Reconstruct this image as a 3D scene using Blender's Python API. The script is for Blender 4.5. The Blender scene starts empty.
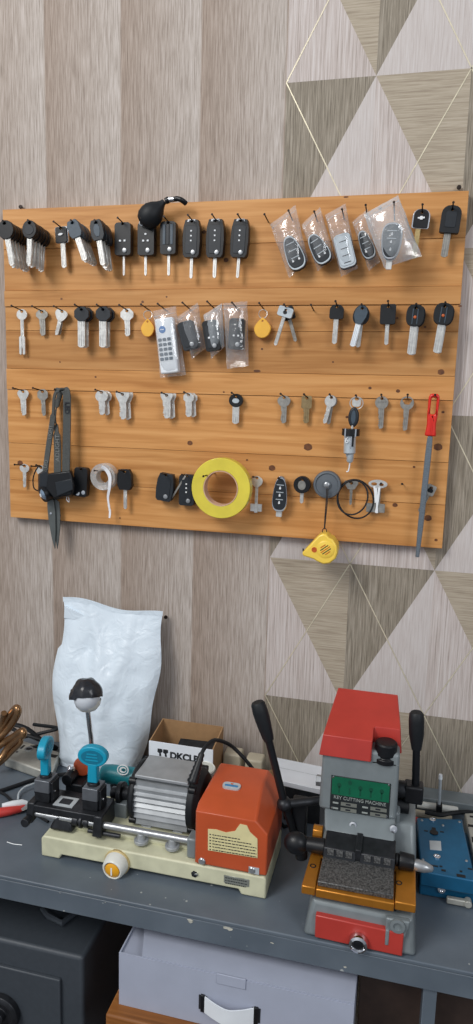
import bpy, bmesh, math, random
from mathutils import Vector, Matrix, Euler

R = math.radians
random.seed(7)
scene = bpy.context.scene
col = scene.collection

# ------------------------------------------------------------------ camera
YAW, PITCH, ROLL = -0.23757, 0.16151, 0.02656
CAM = Vector((0.7348, -1.1874, 0.2381))
FPX = 700.0
_f = Vector((math.sin(YAW) * math.cos(PITCH), math.cos(YAW) * math.cos(PITCH), -math.sin(PITCH)))
_r0 = Vector((math.cos(YAW), -math.sin(YAW), 0))
_u0 = _r0.cross(_f)
_r = _r0 * math.cos(ROLL) + _u0 * math.sin(ROLL)
_u = -_r0 * math.sin(ROLL) + _u0 * math.cos(ROLL)
cam_d = bpy.data.cameras.new('camera')
cam_o = bpy.data.objects.new('camera', cam_d)
col.objects.link(cam_o)
M4 = Matrix((_r, _u, -_f)).transposed().to_4x4()
M4.translation = CAM
cam_o.matrix_world = M4
cam_d.sensor_fit = 'VERTICAL'
cam_d.sensor_height = 24.0
cam_d.lens = 24.0 * FPX / 1024.0
cam_d.clip_start = 0.01
scene.camera = cam_o

WALL = 0.02      # wall plane y; the key board's face is y = 0
DESK = -0.46     # bench top z


def at(u, v, y):
    """survey: the point of the vertical plane at depth y seen at photo position (u, v)"""
    d = _f + _r * ((u - 236.5) / FPX) - _u * ((v - 512.0) / FPX)
    t = (y - CAM.y) / d.y
    return CAM + d * t


def atz(u, v, z):
    d = _f + _r * ((u - 236.5) / FPX) - _u * ((v - 512.0) / FPX)
    t = (z - CAM.z) / d.z
    return CAM + d * t


def scale_at(u, v, y):
    a, b = at(u - 2, v, y), at(u + 2, v, y)
    c, d = at(u, v - 2, y), at(u, v + 2, y)
    return (b.x - a.x) / 4, (c.z - d.z) / 4


# ------------------------------------------------------------------ materials
def lin(h):
    if isinstance(h, str):
        c = [int(h[i:i + 2], 16) / 255 for i in (0, 2, 4)]
    else:
        c = [v / 255 for v in h]
    return tuple((v / 12.92 if v <= 0.04045 else ((v + 0.055) / 1.055) ** 2.4) for v in c) + (1.0,)


def nd(t, kind, **kw):
    n = t.nodes.new(kind)
    for k, v in kw.items():
        setattr(n, k, v)
    return n


def base_mat(name):
    m = bpy.data.materials.new(name)
    m.use_nodes = True
    t = m.node_tree
    b = t.nodes['Principled BSDF']
    return m, t, b


def pm(name, rgb, rough=0.5, metal=0.0, var=0.12, scale=60.0, bump=0.0, stretch=(1, 1, 1), spec=0.5, rgb2=None, trans=0.0):
    m, t, b = base_mat(name)
    c = lin(rgb)
    tc = nd(t, 'ShaderNodeTexCoord')
    mp = nd(t, 'ShaderNodeMapping')
    mp.inputs['Scale'].default_value = stretch
    t.links.new(tc.outputs['Object'], mp.inputs['Vector'])
    n = nd(t, 'ShaderNodeTexNoise')
    n.inputs['Scale'].default_value = scale
    n.inputs['Detail'].default_value = 5
    t.links.new(mp.outputs[0], n.inputs['Vector'])
    rp = nd(t, 'ShaderNodeValToRGB')
    rp.color_ramp.elements[0].position = 0.3
    rp.color_ramp.elements[1].position = 0.7
    if rgb2 is None:
        lo = tuple(max(0, v * (1 - var)) for v in c[:3]) + (1,)
        hi = tuple(min(1, v * (1 + var)) for v in c[:3]) + (1,)
    else:
        lo, hi = lin(rgb2), c
    rp.color_ramp.elements[0].color = lo
    rp.color_ramp.elements[1].color = hi
    t.links.new(n.outputs['Fac'], rp.inputs['Fac'])
    t.links.new(rp.outputs[0], b.inputs['Base Color'])
    b.inputs['Roughness'].default_value = rough
    b.inputs['Metallic'].default_value = metal
    b.inputs['Specular IOR Level'].default_value = spec
    if trans:
        b.inputs['Transmission Weight'].default_value = trans
    if bump:
        bp = nd(t, 'ShaderNodeBump')
        bp.inputs['Strength'].default_value = bump
        bp.inputs['Distance'].default_value = 0.001
        t.links.new(n.outputs['Fac'], bp.inputs['Height'])
        t.links.new(bp.outputs[0], b.inputs['Normal'])
    return m


def clear_plastic(name, tint='ffffff', clear=0.72, rough=0.12, milk='e8ecf0', milk_amt=0.35):
    """thin clear film: mostly transparent, a little milky, glossy highlights"""
    m = bpy.data.materials.new(name)
    m.use_nodes = True
    t = m.node_tree
    t.nodes.clear()
    out = nd(t, 'ShaderNodeOutputMaterial')
    tr = nd(t, 'ShaderNodeBsdfTransparent'); tr.inputs[0].default_value = lin(tint)
    df = nd(t, 'ShaderNodeBsdfDiffuse'); df.inputs[0].default_value = lin(milk)
    gl = nd(t, 'ShaderNodeBsdfGlossy'); gl.inputs['Roughness'].default_value = rough
    gl.inputs[0].default_value = (1, 1, 1, 1)
    lw = nd(t, 'ShaderNodeLayerWeight'); lw.inputs[0].default_value = 0.35
    tc = nd(t, 'ShaderNodeTexCoord')
    ns = nd(t, 'ShaderNodeTexNoise'); ns.inputs['Scale'].default_value = 70; ns.inputs['Detail'].default_value = 4
    t.links.new(tc.outputs['Object'], ns.inputs['Vector'])
    bp = nd(t, 'ShaderNodeBump'); bp.inputs['Strength'].default_value = 0.5; bp.inputs['Distance'].default_value = 0.004
    t.links.new(ns.outputs['Fac'], bp.inputs['Height'])
    t.links.new(bp.outputs[0], gl.inputs['Normal'])
    t.links.new(bp.outputs[0], lw.inputs['Normal'])
    a = nd(t, 'ShaderNodeMixShader'); a.inputs[0].default_value = milk_amt
    t.links.new(gl.outputs[0], a.inputs[1]); t.links.new(df.outputs[0], a.inputs[2])
    mm = nd(t, 'ShaderNodeMath', operation='MULTIPLY_ADD')
    mm.inputs[1].default_value = 0.6; mm.inputs[2].default_value = 1 - clear
    mm.use_clamp = True
    t.links.new(lw.outputs['Facing'], mm.inputs[0])
    x = nd(t, 'ShaderNodeMixShader')
    t.links.new(mm.outputs[0], x.inputs[0])
    t.links.new(tr.outputs[0], x.inputs[1]); t.links.new(a.outputs[0], x.inputs[2])
    t.links.new(x.outputs[0], out.inputs[0])
    return m


def wood_mat(name, light, mid, dark, grain=(3, 60, 60), rough=0.5):
    m, t, b = base_mat(name)
    tc = nd(t, 'ShaderNodeTexCoord')
    oi = nd(t, 'ShaderNodeObjectInfo')
    ad = nd(t, 'ShaderNodeVectorMath', operation='MULTIPLY_ADD')
    t.links.new(oi.outputs['Random'], ad.inputs[0])
    ad.inputs[1].default_value = (7.3, 3.1, 5.7)
    t.links.new(tc.outputs['Object'], ad.inputs[2])
    mp = nd(t, 'ShaderNodeMapping'); mp.inputs['Scale'].default_value = grain
    t.links.new(ad.outputs[0], mp.inputs['Vector'])
    n1 = nd(t, 'ShaderNodeTexNoise'); n1.inputs['Scale'].default_value = 1.6; n1.inputs['Detail'].default_value = 7
    n1.inputs['Distortion'].default_value = 0.7
    t.links.new(mp.outputs[0], n1.inputs['Vector'])
    rp = nd(t, 'ShaderNodeValToRGB')
    e = rp.color_ramp.elements
    e[0].position = 0.28; e[0].color = lin(dark)
    e[1].position = 0.72; e[1].color = lin(light)
    k = e.new(0.5); k.color = lin(mid)
    t.links.new(n1.outputs['Fac'], rp.inputs['Fac'])
    # whole-plank tint
    hs = nd(t, 'ShaderNodeHueSaturation')
    mr = nd(t, 'ShaderNodeMapRange'); mr.inputs['To Min'].default_value = 0.84; mr.inputs['To Max'].default_value = 1.12
    t.links.new(oi.outputs['Random'], mr.inputs['Value'])
    t.links.new(mr.outputs[0], hs.inputs['Value'])
    t.links.new(rp.outputs[0], hs.inputs['Color'])
    t.links.new(hs.outputs[0], b.inputs['Base Color'])
    b.inputs['Roughness'].default_value = rough
    b.inputs['Specular IOR Level'].default_value = 0.3
    bp = nd(t, 'ShaderNodeBump'); bp.inputs['Strength'].default_value = 0.12; bp.inputs['Distance'].default_value = 0.001
    t.links.new(n1.outputs['Fac'], bp.inputs['Height']); t.links.new(bp.outputs[0], b.inputs['Normal'])
    return m


def paper_mat(name, cols, freq, gradient=None, spots=0.35):
    """printed wallpaper: fine streaks along one axis; gradient = printed stripe fade (x0, width, dark, light)"""
    m, t, b = base_mat(name)
    tc = nd(t, 'ShaderNodeTexCoord')
    mp = nd(t, 'ShaderNodeMapping'); mp.inputs['Scale'].default_value = freq
    t.links.new(tc.outputs['Object'], mp.inputs['Vector'])
    n = nd(t, 'ShaderNodeTexNoise'); n.inputs['Scale'].default_value = 1.0; n.inputs['Detail'].default_value = 6
    n.inputs['Roughness'].default_value = 0.65
    t.links.new(mp.outputs[0], n.inputs['Vector'])
    rp = nd(t, 'ShaderNodeValToRGB')
    e = rp.color_ramp.elements
    e[0].position = 0.30; e[0].color = lin(cols[0])
    e[1].position = 0.68; e[1].color = lin(cols[2])
    k = e.new(0.5); k.color = lin(cols[1])
    t.links.new(n.outputs['Fac'], rp.inputs['Fac'])
    last = rp.outputs[0]
    if gradient:
        x0, w, dk, lt = gradient
        sx = nd(t, 'ShaderNodeSeparateXYZ'); t.links.new(tc.outputs['Object'], sx.inputs[0])
        a = nd(t, 'ShaderNodeMath', operation='SUBTRACT'); a.inputs[1].default_value = x0 - 10 * w
        t.links.new(sx.outputs['X'], a.inputs[0])
        dv = nd(t, 'ShaderNodeMath', operation='DIVIDE'); dv.inputs[1].default_value = w
        t.links.new(a.outputs[0], dv.inputs[0])
        fr = nd(t, 'ShaderNodeMath', operation='FRACT'); t.links.new(dv.outputs[0], fr.inputs[0])
        gr = nd(t, 'ShaderNodeValToRGB')
        gr.color_ramp.elements[0].color = lin(dk); gr.color_ramp.elements[1].color = lin(lt)
        gr.color_ramp.elements[1].position = 0.97
        g3 = gr.color_ramp.elements.new(0.999); g3.color = lin(dk)
        t.links.new(fr.outputs[0], gr.inputs['Fac'])
        mx = nd(t, 'ShaderNodeMix', data_type='RGBA', blend_type='MULTIPLY')
        mx.inputs['Factor'].default_value = 1.0
        t.links.new(last, mx.inputs[6]); t.links.new(gr.outputs[0], mx.inputs[7])
        last = mx.outputs[2]
    t.links.new(last, b.inputs['Base Color'])
    b.inputs['Roughness'].default_value = 0.62
    b.inputs['Specular IOR Level'].default_value = 0.25
    bp = nd(t, 'ShaderNodeBump'); bp.inputs['Strength'].default_value = 0.25; bp.inputs['Distance'].default_value = 0.0008
    t.links.new(n.outputs['Fac'], bp.inputs['Height']); t.links.new(bp.outputs[0], b.inputs['Normal'])
    return m


MT = {}
MT['wood'] = wood_mat('pine_stained', 'd09a60', 'c28a50', 'ab733c')
MT['knot'] = pm('pine_knot', '74451f', 0.5, rgb2='4d2a14', scale=170)
MT['crack'] = pm('pine_joint_dark', '3c2110', 0.8, scale=200)
MT['stripe'] = paper_mat('wallpaper_striped', ('8a7f76', 'b2a8a0', 'c8c0bb'), (600, 40, 22), gradient=(0.079, 0.1425, 'dcd1c8', 'ffffff'))
MT['wp_light'] = paper_mat('wallpaper_pale', ('978b83', 'bfb4af', 'd0cac7'), (520, 40, 11))
MT['wp_pale'] = paper_mat('wallpaper_pale_smooth', ('b4aaa6', 'c2bab6', 'cbc5c3'), (520, 40, 20))
MT['wp_dark'] = paper_mat('wallpaper_olive', ('625a4e', '8c8375', 'a89f92'), (560, 40, 18))
MT['wp_tan'] = paper_mat('wallpaper_tan', ('8d8070', 'a89c8a', 'b7ac9b'), (16, 40, 500))
MT['gold'] = pm('wallpaper_gold_line', 'd6cdb4', 0.35, 0.3, scale=90)
MT['nail'] = pm('dark_nail_steel', '2e2622', 0.5, 0.7, scale=300)
MT['nickel'] = pm('nickel_key', 'dddcd8', 0.30, 0.65, var=0.15, scale=150)
MT['nickel_dull'] = pm('dull_nickel_key', 'a5a29b', 0.36, 0.75, var=0.2, scale=150)
MT['bronze'] = pm('brown_brass_key', '94805c', 0.42, 0.5, var=0.2, scale=150)
MT['brass'] = pm('pale_brass', 'd6bf88', 0.35, 0.5, scale=150)
MT['chrome'] = pm('chrome', 'd8dade', 0.12, 1.0, var=0.04)
MT['steel'] = pm('machined_steel', 'a5a8ab', 0.34, 0.7, var=0.12, scale=120)
MT['steel_dark'] = pm('dark_oily_steel', '2a2c30', 0.42, 0.5, var=0.35, scale=90)
MT['black'] = pm('black_plastic', '101216', 0.4, 0, scale=200, spec=0.4)
MT['black_soft'] = pm('black_rubber', '16191d', 0.55, 0, scale=200, spec=0.35)
MT['char'] = pm('charcoal_plastic', '20252b', 0.42, 0, scale=200, spec=0.4)
MT['bluegrey'] = pm('blue_grey_plastic', '3e4c58', 0.45, 0, scale=200)
MT['icon'] = pm('white_print', 'e4e7ea', 0.5, 0, var=0.02)
MT['dark_print'] = pm('dark_print', '22252b', 0.6, 0, var=0.02)
MT['silver'] = pm('silver_plastic', 'bcc5cb', 0.35, 0.3, scale=200, var=0.05)
MT['film'] = clear_plastic('clear_zip_bag_film', clear=0.87, milk_amt=0.45)
MT['film_milky'] = clear_plastic('milky_zip_bag_film', clear=0.72, milk_amt=0.6, milk='dfe8ee')
MT['white'] = pm('white_plastic', 'e2e7ec', 0.35, 0, var=0.03)
MT['blue_oval'] = pm('blue_print', '2f6fae', 0.4, 0, var=0.05)
MT['keypad'] = pm('slate_keypad_print', '54626e', 0.5, 0, var=0.1)
MT['yellow_fob'] = pm('yellow_plastic', 'e9b13c', 0.4, 0, var=0.06)
MT['orange_fob'] = pm('orange_rim_plastic', 'd9761f', 0.4, 0, var=0.06)
MT['red'] = pm('red_plastic', 'd92a1c', 0.38, 0, var=0.06)
MT['file'] = pm('file_steel', '747d85', 0.4, 0.5, var=0.2, scale=400, stretch=(1, 1, 3))
MT['strap'] = pm('dark_elastic_webbing', '4a4c4a', 0.85, 0, var=0.25, scale=500, bump=0.4)
MT['strap_print'] = pm('strap_print', '23262c', 0.8, 0)
MT['strap_print_lt'] = pm('strap_print_light', '7a7c7a', 0.8, 0)
MT['lens'] = pm('blue_tinted_lens', '8fa3b8', 0.08, 0.5, var=0.1)
MT['tape_yellow'] = pm('yellowed_packing_tape', 'ead94e', 0.22, 0, var=0.08, scale=30, trans=0.15)
MT['tape_core'] = pm('cardboard_tape_core', 'cba78c', 0.8, 0)
MT['tape_clear'] = clear_plastic('clear_tape_side', clear=0.62, milk_amt=0.55, milk='d9dad6')
MT['tape_white'] = pm('white_tape_tail', 'e8e9ee', 0.5, 0, var=0.05)
MT['scissor'] = pm('dull_scissor_steel', '5c6160', 0.4, 0.3, var=0.12)
MT['measure'] = pm('yellow_case_plastic', 'f4cf52', 0.3, 0, var=0.05)
MT['red_print'] = pm('red_print', 'c05a20', 0.5, 0)
MT['grey_reel'] = pm('grey_reel_plastic', '62686e', 0.4, 0.2, var=0.08)
MT['cord'] = pm('dark_cord', '2a211c', 0.7, 0)
MT['white_tie'] = pm('white_cable_tie', 'e9ecee', 0.4, 0, var=0.03)

# bench things
MT['desk'] = None
MT['safe'] = pm('grey_safe_paint', '3e444b', 0.5, 0.1, var=0.06, scale=120, bump=0.1)
MT['cream'] = pm('cream_machine_paint', 'c9c8ab', 0.42, 0, var=0.14, scale=35)
MT['orange'] = pm('orange_machine_paint', 'b9512c', 0.35, 0, var=0.07, scale=25)
MT['redpaint'] = pm('red_machine_paint', 'b23a32', 0.35, 0, var=0.07, scale=30)
MT['greypaint'] = pm('grey_machine_paint', '7a8285', 0.38, 0.1, var=0.1, scale=40)
MT['alu'] = pm('ribbed_aluminium', 'a2a6a9', 0.48, 0.45, var=0.12, scale=40)
MT['amber'] = pm('amber_anodised_plate', 'b97a2a', 0.36, 0.6, var=0.12, scale=40)
MT['scratched'] = pm('scratched_dark_steel', '6f6f6e', 0.45, 0.4, rgb2='2a2b2c', scale=420)
MT['turq'] = pm('turquoise_plastic', '1394b4', 0.35, 0, var=0.06)
MT['turq_dark'] = pm('turquoise_plastic_recess', '10708c', 0.4, 0, var=0.06)
MT['teal'] = pm('teal_tool_plastic', '147a86', 0.4, 0, var=0.08)
MT['blue_lock'] = pm('blue_painted_steel', '175b80', 0.38, 0.25, var=0.1, scale=60)
MT['zinc'] = pm('zinc_plate', 'b4b4ac', 0.4, 0.45, var=0.12, scale=70)
MT['copper'] = pm('copper_brown_metal', '94714f', 0.22, 0.75, var=0.12, scale=60)
MT['carton_white_shaded'] = pm('shaded_white_carton', 'a3a9ba', 0.6, 0, var=0.04, scale=30)  # white card, darkened evenly: the shade under the bench is in this colour
MT['carton_brown'] = pm('raw_cardboard', '9c7a55', 0.8, 0, var=0.08, scale=80)
MT['paper_white'] = pm('white_card', 'eaf0f8', 0.5, 0, var=0.03, scale=30)
MT['beige'] = pm('beige_plastic', 'b5ad98', 0.5, 0, var=0.08)
MT['sticker_yellow'] = pm('cream_sticker', 'd9cf9c', 0.5, 0, var=0.06)
MT['sticker_grey'] = pm('grey_sticker', 'b9c0c4', 0.4, 0.2, var=0.06)
MT['sticker_blue'] = pm('blue_sticker_print', '3c7cab', 0.4, 0)
MT['plate_metal'] = pm('dull_nameplate', '9a9d94', 0.35, 0.6, var=0.1)
MT['plate_green'] = pm('green_nameplate', '0f6145', 0.35, 0.1, var=0.12, scale=50)
MT['plate_black'] = pm('black_nameplate', '23282a', 0.4, 0.1)
MT['plate_dkgreen'] = pm('dark_green_print', '0b4a36', 0.4, 0)
MT['plate_text'] = pm('nameplate_letters', '9aa09c', 0.5, 0.1)
MT['btn_white'] = pm('white_button_housing', 'd8d9d2', 0.35, 0, var=0.05)
MT['btn_yellow'] = pm('amber_button', 'e3a21f', 0.3, 0, var=0.06)
MT['hood'] = pm('black_wrapped_hood', '24262b', 0.25, 0, var=0.3, scale=90, bump=0.8)
MT['globe'] = pm('frosted_globe', 'c3c8cf', 0.3, 0, var=0.03)
MT['brownwood'] = wood_mat('brown_stool_wood', 'a8713d', '8f5a2c', '6e421d')
MT['shelf_dark'] = pm('dark_brown_board', '3a2c26', 0.6, 0, var=0.15)
MT['concrete'] = pm('dark_floor_tile', '4a4848', 0.7, 0, var=0.15, scale=12)
MT['chip'] = pm('bare_chip', 'b8b6aa', 0.7, 0, var=0.25, scale=200)
MT['handle_red'] = pm('red_grip', 'c23a34', 0.4, 0, var=0.06)
MT['clamp_grey'] = pm('grey_clamp_steel', '6e7278', 0.4, 0.5, var=0.12)


def desk_mat():
    m, t, b = base_mat('bench_grey_paint')
    tc = nd(t, 'ShaderNodeTexCoord')
    n = nd(t, 'ShaderNodeTexNoise'); n.inputs['Scale'].default_value = 9; n.inputs['Detail'].default_value = 8
    t.links.new(tc.outputs['Object'], n.inputs['Vector'])
    rp = nd(t, 'ShaderNodeValToRGB')
    rp.color_ramp.elements[0].position = 0.3; rp.color_ramp.elements[0].color = lin('4e5862')
    rp.color_ramp.elements[1].position = 0.75; rp.color_ramp.elements[1].color = lin('656f79')
    t.links.new(n.outputs['Fac'], rp.inputs['Fac'])
    n2 = nd(t, 'ShaderNodeTexVoronoi'); n2.inputs['Scale'].default_value = 70
    t.links.new(tc.outputs['Object'], n2.inputs['Vector'])
    n3 = nd(t, 'ShaderNodeTexNoise'); n3.inputs['Scale'].default_value = 14
    t.links.new(tc.outputs['Object'], n3.inputs['Vector'])
    ad = nd(t, 'ShaderNodeMath', operation='SUBTRACT')
    t.links.new(n3.outputs['Fac'], ad.inputs[0]); t.links.new(n2.outputs['Distance'], ad.inputs[1])
    r2 = nd(t, 'ShaderNodeValToRGB')
    r2.color_ramp.elements[0].position = 0.50; r2.color_ramp.elements[1].position = 0.56
    t.links.new(ad.outputs[0], r2.inputs['Fac'])
    mx = nd(t, 'ShaderNodeMix', data_type='RGBA')
    t.links.new(r2.outputs[0], mx.inputs[0]); t.links.new(rp.outputs[0], mx.inputs[6])
    mx.inputs[7].default_value = lin('a3a7a6')
    t.links.new(mx.outputs[2], b.inputs['Base Color'])
    b.inputs['Roughness'].default_value = 0.42
    return m


MT['desk'] = desk_mat()


def bag_mat():
    m, t, b = base_mat('white_poly_bag')
    b.inputs['Base Color'].default_value = lin('d6e2ec')
    b.inputs['Roughness'].default_value = 0.3
    tc = nd(t, 'ShaderNodeTexCoord')
    n = nd(t, 'ShaderNodeTexNoise'); n.inputs['Scale'].default_value = 34; n.inputs['Detail'].default_value = 7
    n.inputs['Distortion'].default_value = 1.2
    t.links.new(tc.outputs['Object'], n.inputs['Vector'])
    bp = nd(t, 'ShaderNodeBump'); bp.inputs['Strength'].default_value = 0.5; bp.inputs['Distance'].default_value = 0.006
    t.links.new(n.outputs['Fac'], bp.inputs['Height']); t.links.new(bp.outputs[0], b.inputs['Normal'])
    b.inputs['Subsurface Weight'].default_value = 0.0
    return m


MT['polybag'] = bag_mat()


# ------------------------------------------------------------------ mesh building
class MB:
    def __init__(self):
        self.bm = bmesh.new()
        self.mi = 0

    def _mark(self, n0):
        self.bm.faces.ensure_lookup_table()
        for f in self.bm.faces[n0:]:
            f.material_index = self.mi

    def poly3(self, pts):
        n0 = len(self.bm.faces)
        self.bm.faces.new([self.bm.verts.new(p) for p in pts])
        self._mark(n0)

    def hexa(self, p):
        """8 points: bottom 4 (ccw), top 4"""
        n0 = len(self.bm.faces)
        v = [self.bm.verts.new(q) for q in p]
        for f in ((3, 2, 1, 0), (4, 5, 6, 7), (0, 1, 5, 4), (1, 2, 6, 5), (2, 3, 7, 6), (3, 0, 4, 7)):
            self.bm.faces.new([v[i] for i in f])
        self._mark(n0)
        return self

    def box(self, x0, x1, y0, y1, z0, z1):
        return self.hexa([(x0, y0, z0), (x1, y0, z0), (x1, y1, z0), (x0, y1, z0),
                          (x0, y0, z1), (x1, y0, z1), (x1, y1, z1), (x0, y1, z1)])

    def hull(self, pts):
        n0 = len(self.bm.faces)
        vs = [self.bm.verts.new(p) for p in pts]
        r = bmesh.ops.convex_hull(self.bm, input=vs)
        junk = [g for g in r['geom_interior'] if isinstance(g, bmesh.types.BMVert)]
        if junk:
            bmesh.ops.delete(self.bm, geom=junk, context='VERTS')
        self.bm.faces.ensure_lookup_table()
        fs = list(self.bm.faces)
        bmesh.ops.dissolve_limit(self.bm, angle_limit=0.01, verts=list({v for f in fs for v in f.verts}), edges=list({e for f in fs for e in f.edges}))
        for f in self.bm.faces:
            if f.index < 0:
                f.material_index = self.mi
        return self

    def cyl(self, p0, p1, r0, r1=None, n=16, caps=True):
        n0 = len(self.bm.faces)
        if r1 is None:
            r1 = r0
        p0, p1 = Vector(p0), Vector(p1)
        a = (p1 - p0).normalized()
        x = a.orthogonal().normalized(); y = a.cross(x)
        A, B = [], []
        for i in range(n):
            t = 2 * math.pi * i / n
            d = x * math.cos(t) + y * math.sin(t)
            A.append(self.bm.verts.new(p0 + d * r0)); B.append(self.bm.verts.new(p1 + d * r1))
        for i in range(n):
            j = (i + 1) % n
            self.bm.faces.new((A[i], A[j], B[j], B[i]))
        if caps:
            self.bm.faces.new(A[::-1]); self.bm.faces.new(B)
        self._mark(n0)
        return self

    def lathe(self, prof, origin, axis=(0, 0, 1), n=24, closed=False):
        """prof: list of (radius, height along axis)"""
        n0 = len(self.bm.faces)
        o = Vector(origin); a = Vector(axis).normalized()
        x = a.orthogonal().normalized(); y = a.cross(x)
        rings = []
        for r, h in prof:
            if r < 1e-6:
                rings.append([self.bm.verts.new(o + a * h)])
            else:
                rings.append([self.bm.verts.new(o + a * h + (x * math.cos(2 * math.pi * i / n) + y * math.sin(2 * math.pi * i / n)) * r) for i in range(n)])
        seq = list(zip(rings, rings[1:]))
        if closed:
            seq.append((rings[-1], rings[0]))
        for A, B in seq:
            for i in range(n):
                j = (i + 1) % n
                if len(A) == 1 and len(B) == 1:
                    continue
                if len(A) == 1:
                    self.bm.faces.new((A[0], B[j], B[i]))
                elif len(B) == 1:
                    self.bm.faces.new((A[i], A[j], B[0]))
                else:
                    self.bm.faces.new((A[i], A[j], B[j], B[i]))
        self._mark(n0)
        return self

    def tube(self, pts, r, n=8, closed=False):
        n0 = len(self.bm.faces)
        P = [Vector(p) for p in pts]
        N = len(P)
        rings = []
        up = None
        for i in range(N):
            if closed:
                t = P[(i + 1) % N] - P[i - 1]
            else:
                t = P[min(i + 1, N - 1)] - P[max(i - 1, 0)]
            t.normalize()
            if up is None:
                up = t.orthogonal().normalized()
            up = (up - t * up.dot(t))
            if up.length < 1e-6:
                up = t.orthogonal()
            up.normalize()
            w = t.cross(up)
            rr = r[i] if isinstance(r, (list, tuple)) else r
            rings.append([self.bm.verts.new(P[i] + (up * math.cos(2 * math.pi * k / n) + w * math.sin(2 * math.pi * k / n)) * rr) for k in range(n)])
        for i in range(N if closed else N - 1):
            A, B = rings[i], rings[(i + 1) % N]
            for k in range(n):
                j = (k + 1) % n
                self.bm.faces.new((A[k], A[j], B[j], B[k]))
        if not closed:
            self.bm.faces.new(rings[0][::-1]); self.bm.faces.new(rings[-1])
        self._mark(n0)
        return self

    def ribbon(self, pts, w, th, wdir):
        """flat band: wdir = one width direction or a list; th thickness"""
        n0 = len(self.bm.faces)
        P = [Vector(p) for p in pts]
        N = len(P); S = []
        fit = lambda L: [L[min(len(L) - 1, int(i * len(L) / N))] for i in range(N)]
        if isinstance(w, (list, tuple)): w = fit(w)
        if isinstance(wdir, list): wdir = fit(wdir)
        for i in range(N):
            t = (P[min(i + 1, N - 1)] - P[max(i - 1, 0)]).normalized()
            d = Vector(wdir[i] if isinstance(wdir, list) else wdir)
            d = (d - t * d.dot(t)).normalized()
            nn = t.cross(d)
            ww = w[i] if isinstance(w, (list, tuple)) else w
            S.append([self.bm.verts.new(P[i] + d * (a * ww / 2) + nn * (b * th / 2)) for a, b in ((-1, -1), (1, -1), (1, 1), (-1, 1))])
        for A, B in zip(S, S[1:]):
            for k in range(4):
                j = (k + 1) % 4
                self.bm.faces.new((A[k], A[j], B[j], B[k]))
        self.bm.faces.new(S[0][::-1]); self.bm.faces.new(S[-1])
        self._mark(n0)
        return self

    def prism(self, pts, y0, y1, holes=(), M=None):
        """outline in the x-z plane, extruded from y0 to y1 (holes go through)"""
        n0 = len(self.bm.faces)
        if not holes:
            A = [self.bm.verts.new((x, y0, z)) for x, z in pts]
            B = [self.bm.verts.new((x, y1, z)) for x, z in pts]
            fs = [self.bm.faces.new(A), self.bm.faces.new(B[::-1])]
            for i in range(len(A)):
                j = (i + 1) % len(A)
                fs.append(self.bm.faces.new((A[j], A[i], B[i], B[j])))
            vs = A + B
        else:
            loops = [list(pts)] + [list(h) for h in holes]
            edges, vsA = [], []
            LA = []
            for lp in loops:
                vv = [self.bm.verts.new((x, y0, z)) for x, z in lp]
                LA.append(vv); vsA += vv
                for i in range(len(vv)):
                    edges.append(self.bm.edges.new((vv[i], vv[(i + 1) % len(vv)])))
            r = bmesh.ops.triangle_fill(self.bm, edges=edges, use_beauty=True, use_dissolve=False, normal=(0, -1, 0))
            ff = [g for g in r['geom'] if isinstance(g, bmesh.types.BMFace)]
            mp = {v: self.bm.verts.new((v.co.x, y1, v.co.z)) for v in vsA}
            for f in ff:
                self.bm.faces.new([mp[v] for v in reversed(f.verts)])
            for vv in LA:
                for i in range(len(vv)):
                    j = (i + 1) % len(vv)
                    self.bm.faces.new((vv[j], vv[i], mp[vv[i]], mp[vv[j]]))
            vs = vsA + list(mp.values())
        if M is not None:
            for v in vs:
                v.co = M @ v.co
        self._mark(n0)
        return self

    def ball(self, c, r, sc=(1, 1, 1), n=20, M=None):
        n0 = len(self.bm.faces)
        mat = Matrix.Translation(c) @ (M.to_4x4() if M else Matrix()) @ Matrix.Diagonal((r * sc[0], r * sc[1], r * sc[2], 1))
        bmesh.ops.create_uvsphere(self.bm, u_segments=n, v_segments=max(8, n // 2), radius=1.0, matrix=mat)
        self._mark(n0)
        return self

    def build(self, name, mats, parent=None, bevel=0.0, seg=2, smooth=38, world=True, origin=None):
        """ONE mesh object. world=True: the geometry was given in world space."""
        bm = self.bm
        bmesh.ops.recalc_face_normals(bm, faces=list(bm.faces))
        for f in bm.faces:
            f.smooth = True
        lim = R(smooth)
        for e in bm.edges:
            if len(e.link_faces) == 2 and e.calc_face_angle(0) > lim:
                e.smooth = False
        me = bpy.data.meshes.new(name)
        if world:
            if origin is None:
                xs = [v.co for v in bm.verts]
                lo = Vector([min(v[i] for v in xs) for i in range(3)]); hi = Vector([max(v[i] for v in xs) for i in range(3)])
                origin = (lo + hi) / 2
                if parent is None:
                    origin.z = lo.z
            origin = Vector(origin)
            for v in bm.verts:
                v.co -= origin
        bm.to_mesh(me); bm.free()
        if not isinstance(mats, (list, tuple)):
            mats = [mats]
        for m in mats:
            me.materials.append(m)
        o = bpy.data.objects.new(name, me)
        col.objects.link(o)
        if parent is not None:
            o.parent = parent
        if world:
            o.location = origin - (wloc(parent) if parent is not None else Vector())
        if bevel:
            b = o.modifiers.new('bevel', 'BEVEL')
            b.width = bevel; b.segments = seg; b.limit_method = 'ANGLE'; b.angle_limit = R(35)
            b.harden_normals = False
        return o


def wloc(o):
    v = Vector()
    while o is not None:
        v += o.location
        o = o.parent
    return v


def tag(o, label, cat, group=None, kind=None):
    if label: o['label'] = label
    if cat: o['category'] = cat
    if group: o['group'] = group
    if kind: o['kind'] = kind
    return o


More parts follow.
